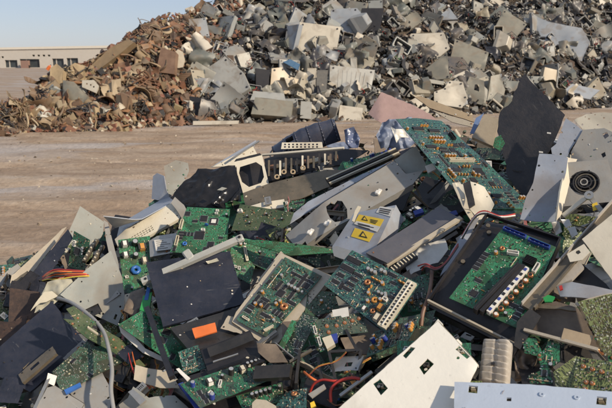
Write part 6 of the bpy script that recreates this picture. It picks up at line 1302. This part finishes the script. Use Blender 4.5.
board('circuit_board', 'olive green board with copper joints above the right end of the pale blue sheet', 'circuit board', [(578, 357), (614, 362), (612, 394), (570, 392)], PCBO, w=.4, lift=.125, smd=110, fixed=[('sold', .2, .25, 0, 1.4), ('sold', .45, .3, 0, 1.4), ('sold', .7, .35, 0, 1.4), ('sold', .35, .7, 0, 1.4), ('sold', .5, .72, 0, 1.4), ('sold', .35, .9, 0, 1.4)])
sheet('folded_board', 'dull yellow green folded board left of the copper jointed olive board', 'circuit board', [(553, 372), (576, 356), (580, 357), (574, 388), (556, 386)], PCBO, .003, w=.45, lift=.12, fit=False, amp=.002)
sheet('brown_fluff', 'clump of grey brown fluff left of the jagged bright green board', 'fluff', [(514, 350), (524, 346), (540, 352), (536, 364), (528, 378), (515, 380)], BROWN, .01, w=.4, lift=.09, fit=False, amp=.05, fine=.02, freq=12, grid=22)
# finned casting
M, q, loc = pose([(482, 342), (512, 344), (514, 386), (475, 386)], .45, .12, None, True)
mb = MB(); W_, H_ = (q[1] - q[0]).length, (q[3] - q[0]).length; cxl = (q[0] + q[1] + q[2] + q[3]) / 4
Mc = Matrix.Translation((cxl.x, cxl.y, 0)) @ Matrix.Rotation(math.atan2((q[1] - q[0]).y, (q[1] - q[0]).x), 4, 'Z')
NX, NY = 16, 56; Vs = []
for j in range(NY + 1):
    v = j / NY
    for i in range(NX + 1):
        u = i / NX; wdt = W_ * (1.0 + (.015 if (v * 7.5) % 1 < .6 else -.01) - .06 * (1 - v)); e = min(1, min(u, 1 - u) / .16); e = math.sqrt(1 - (1 - e) ** 2) if e < 1 else 1; ev = min(1, min(v, 1 - v) / .08); ev = math.sqrt(max(0, 1 - (1 - ev) ** 2))
        fr = (v * 7.5 + .12 * math.sin(u * 5)) % 1.0; rib = (1 - fr) * min(1, fr * 9)
        gr = .004 if abs(u - .5) < .035 or abs(u - .28) < .02 else 0
        Vs.append(((u - .5) * wdt, (.5 - v) * H_ * (-1 if (q[3] - q[0]).y > 0 else 1), (.010 + .016 * rib - gr) * e * ev + .001 * noise.noise(Vector((u * 9, v * 9, 0)))))
Fs = [(j * (NX + 1) + i, j * (NX + 1) + i + 1, (j + 1) * (NX + 1) + i + 1, (j + 1) * (NX + 1) + i) for j in range(NY) for i in range(NX)]
mb.add(Vs, Fs, GREYFIN, True, Mc); mb.box((0, 0, -.006), (W_ * .97, H_ * .97, .012), GREYFIN, M=Mc)
fc = tag(mb.build('finned_casting', M), 'dusty grey ribbed casting between the big cream panel and jagged green board', 'casting'); WM[fc] = M
mb = MB(); mb.box((0, 0, 0), (.006, .005, .004), CHIP); link('square_hole', mb.mesh('square_hole'), Mc @ Matrix.Translation((-.002, -H_ * .1, .018)), fc)
# big cream panel, bottom centre
def rect_hole(a, b, s, t, w_, h_):
    c = math.cos(t), math.sin(t); return [(a + x * c[0] - y * c[1], b + x * c[1] + y * c[0]) for x, y in ((-w_, -h_), (w_, -h_), (w_, h_), (-w_, h_))]
o, M, q, loc = sheet('cream_panel', 'big bright cream metal panel with small square cutouts at the bottom centre', 'panel', [(438, 321), (478, 364), (452, 424), (392, 440), (330, 416)], WHITEP, .003, w=.4, lift=.15, fit=False, amp=.002, flange=.012, edges=[0, 4], freq=2.5,
   holes=[[(419, 367), (427.5, 358.5), (434, 364), (424, 375)], [(373, 383.5), (380, 379), (388, 388.5), (381, 395.5)], [(402.5, 355.5), (410.5, 346.8), (415.5, 348), (406, 358.8)], [(455, 349), (459, 345.5), (470, 356.5), (467, 359)]])
sheet('corner_tab', 'white', None, [(434, 324), (438, 319), (443, 324), (439, 329)], WHITEP, .012, w=.4, lift=.16, fit=False, amp=0, parent=o)
sheet('metal_tab', 'grey', None, [(438, 338), (446, 339), (456, 352), (455, 359), (448, 352)], ALU, .003, w=.4, lift=.165, fit=False, amp=.003, parent=o)
sheet('white_tab', 'white', None, [(451, 342), (458, 339), (462, 343), (456, 347)], WHITEP, .008, w=.4, lift=.165, fit=False, amp=0, parent=o)
for i, (a, b) in enumerate([(407, 350), (427, 366), (381, 387), (461, 352)]): board('circuit_board', ['green board showing through the top left cutout of the cream panel', 'green board showing through the middle cutout of the cream panel', 'green board showing through the lower left cutout of the cream panel', 'green board showing through the right cutout of the cream panel'][i], 'circuit board', [(a - 10, b - 9), (a + 10, b - 9), (a + 10, b + 9), (a - 10, b + 9)], [PCBB, PCBB, PCBB, PCBB][i % 2], w=.4, lift=.138, smd=0, fixed=[('cws', .5, .5), ('capk', .4, .6), ('res', .6, .6)], amp=0)
# pale sheet along the bottom right, skylight painted in as its blue
o, M, q, loc = sheet('blue_sheet', 'pale flat sheet, skylight painted blue, with round and square holes along the bottom right edge', 'sheet', [(454.5, 382), (530, 384.5), (625, 393), (640, 430), (500, 440), (454, 425)], PALEB, .0035, w=.05, lift=.165, fit=False, amp=.0015, freq=2.5,
   holes=[rect_hole(509, 399.5, 0, .05, 2.4, 1.9), rect_hole(473, 389.5, 0, .1, 4.6, 3.6), rect_hole(601.5, 401, 0, .1, 5, 4)])
for a, b in ((542, 395), (577, 398)):
    pp = on_plane(a, b, M.translation, M.col[2].xyz); mb = MB(); mb.ring((0, 0, 0), .0045, .002, .0025, PALEB, n=14); x = mb.build('eyelet', None); x.matrix_basis = Matrix.Translation(pp + M.col[2].xyz * .001) @ M.to_3x3().to_4x4(); WM[x] = x.matrix_basis.copy(); sub(x, o)
for a, b, l in ((473, 389, 'left'), (601, 401, 'right')): board('circuit_board', 'olive board scrap showing through the %s cutout of the pale blue sheet' % l, 'circuit board', [(a - 9, b - 8), (a + 9, b - 8), (a + 9, b + 8), (a - 9, b + 8)], PCBO, w=.2, lift=.13, smd=0, fixed=[('trc', .55, .5, 0, .6), ('capk', .3, .5)], amp=0)
# ---- dark hollow bottom centre with red cables and frames
wire('cable', 'thick red cable curving up to the left of the big cream panel', 'cable', [(331, 402, .08), (331, 390, .10), (338, 382, .11), (350, 378, .115), (360, 379, .11)], .0032, RED)
wire('cable', 'thin red cable arching left in the dark hollow at the bottom centre', 'cable', [(310, 392, .08), (314, 384, .10), (322, 380, .11), (334, 381, .11), (344, 380, .10)], .0026, RED)
wire('cable', 'short orange tipped red cable entering the dark hollow', 'cable', [(304, 372, .1), (310, 377, .11), (318, 382, .10)], .0026, ORANGE)
g = empty('wire_frame', Matrix.Translation(heap_pt(340, 360, .1)), 'thin grey metal frame standing in the dark hollow at the bottom centre', 'frame')
for p0, p1 in (((329, 352, .12), (361, 350, .12)), ((329, 352, .12), (336, 382, .1)), ((361, 350, .12), (357, 380, .1)), ((336, 382, .1), (358, 378, .1)), ((318, 358, .1), (322, 380, .09)), ((346, 330, .12), (358, 352, .12))): bar(p0, p1, .006, .004, DKMETAL, 'strut', parent=g)
sheet('grey_tab', 'small pale grey tab lying across the thin red cable', 'tab', [(308, 394), (324, 384), (326, 388), (312, 398)], GREYP, .004, w=.4, lift=.115, fit=False, amp=.001)
sheet('grille_piece', 'dark oval grille lying in the hollow right of the red cable loop', 'grille', [(328, 386), (340, 384), (343, 388), (332, 391)], DKMETAL, .004, w=.4, lift=.1, fit=False, amp=.001, holes=[[(331 + i * 3, 386.3), (332.5 + i * 3, 386), (332.8 + i * 3, 388.5), (331.3 + i * 3, 389)] for i in range(3)])
o = board('circuit_board', 'translucent teal board with a round mark at the bottom edge left of the red cable', 'circuit board', [(286, 392), (307, 388), (306, 416), (268, 416)], PCBT, w=.35, lift=.11, smd=110, mix='so', ncomp=2, fixed=[('coil', .5, .2, 0, .7)])[0]
sheet('grey_pad', 'rounded warm grey pad at the bottom edge left of the translucent teal board', 'pad', [(252, 403), (256, 399), (266, 400), (276, 406), (276, 416), (252, 416)], BEIGE, .012, w=.4, lift=.12, fit=False, amp=.002)
board('circuit_board', 'half hidden green board at the bottom left of the red cables', 'circuit board', [(236, 396), (282, 382), (284, 400), (244, 412)], PCB, w=.3, lift=.09, smd=120, mix='so capk', ncomp=6)
sheet('yellow_bit', 'small yellow plug at the bottom edge below the grey tab', 'plug', [(310, 403), (314, 401), (316, 406), (311, 408)], YEL, .006, w=.5, lift=.11, fit=False, amp=0)
sheet('brown_cloth', 'crumpled light brown cloth under the solder joint board', 'cloth', [(340, 338), (364, 332), (378, 344), (366, 352), (346, 350)], BROWN, .003, w=.4, lift=.095, fit=False, amp=.03, freq=9, grid=16)
for i, (a, b, c, d) in enumerate([(290, 362, 312, 350), (296, 384, 300, 350), (340, 396, 372, 372)]): bar((a, b, .1), (c, d, .11), .006, .005, [BRONZE, DKMETAL, STEEL][i], 'strut', ['bronze', 'dark', 'steel'][i] + ' thin strut crossing the dark hollow at the bottom centre', 'strut')

# ---------------- long thin cables winding through the heap, small flakes on the plates
rr = random.Random(77)
for i in range(46):
    a = rr.uniform(-20, 620); b = rr.uniform(interp(RIDGE, a) + 25, 405); an = rr.uniform(0, 6.28); pts = []; l0 = rr.uniform(.01, .065)
    for j in range(7):
        pts.append((a, b, max(-.02, l0 + rr.uniform(-.03, .02)))); an += rr.uniform(-1.1, 1.1); a += math.cos(an) * 9; b = min(415, max(interp(RIDGE, a) + 14, b + math.sin(an) * 6.5))
    P = catmull([heap_pt(*p) for p in pts], 6); c = sum(P, Vector()) / len(P); mb = MB(); m_ = rr.choice([BLKW, BLKW, GREYW, RED, BRNW, YELW, BLKW, CONW]); r_ = rr.choice((.0012, .0016, .0024))
    mb.tube([p - c for p in P], r_, m_, 6); mb.box(P[-1] - c, (.012, .008, .007), rr.choice([CONW, CHIP, CONN]))
    tag(mb.build('thin_cable', Matrix.Translation(c)), 'thin plugged cable winding between scrap of the near heap', 'cable', 'thin cables in the near heap')
def m_flake(m, k, mt):
    q = random.Random(k)
    if k % 4 == 0: m.cyl((0, 0, .0015), .002, .003, mt, n=8); m.cyl((0, 0, .004), .0035, .0015, mt, n=8)
    elif k % 8 == 1: m.tube(catmull([(-.006, 0, .001), (-.002, .001, .0012), (.005, 0, .001)], 4), .0005, mt, 5)
    else: m.slab([(q.uniform(.6, 1.2) * .006 * math.cos(j * 1.05), q.uniform(.5, 1.1) * .005 * math.sin(j * 1.05)) for j in range(6)], [], .0012, mt, M=Matrix.Translation((0, 0, .0014)) @ Matrix.Rotation(.1, 4, 'X'))
FM = [lib('fl%d' % i, (lambda k, mt: (lambda m: m_flake(m, k, mt)))(i, mt)) for i, mt in enumerate([TIN, BRNW, TAN, CHIP, CONN, COPPER, PCBB, CONW, CHIP, BLKW, CONN, BROWN])]
n_f = 0; big = [t_ for t_ in TOPS if max((Vector(a) - Vector(b)).length for a in t_[2] for b in t_[2]) > .12]
for k in range(900):
    o, M, q, zf = rr.choice(big); xs_ = [p[0] for p in q]; ys_ = [p[1] for p in q]; x, y = rr.uniform(min(xs_), max(xs_)), rr.uniform(min(ys_), max(ys_))
    if not pin_poly(x, y, q) or n_f >= 150: continue
    if M.col[2].xyz.z < .45: continue
    me_ = FM[rr.randrange(len(FM))]; me_.name = 'flake'; n_f += 1
    tag(link('flake', me_, M @ Matrix.Translation((x, y, (zf(x, y) if zf else 0) + .0005)) @ Matrix.Rotation(rr.uniform(0, 6.28), 4, 'Z') @ Matrix.Scale(rr.uniform(.3, .8), 4)), 'tiny loose flake lying on a plate of the near heap', 'flake', 'tiny flakes on the plates')

# ---------------- small clutter caught on top of the bigger pieces
for i in range(95):
    k = rr.choice(['connector_strip', 'shield_can', 'bracket', 'plate_fragment', 'plate_fragment', 'ribbon_cable']); ms, l, c, g = FILL[k]
    a = rr.uniform(0, 612); b = rr.uniform(interp(RIDGE, a) + 22, 405)
    if 350 < a < 470 and b > 320 or 455 < a and b > 380 or 150 < a < 240 and 255 < b < 320 or 440 < a < 550 and 225 < b < 330 or 336 < a < 400 and 205 < b < 255: continue
    tag(link(k, ms[i % len(ms)], fill_M(a, b, rr.uniform(.06, .115), rr, .35) @ Matrix.Scale(rr.uniform(.3, .6), 4)), l, c, g)
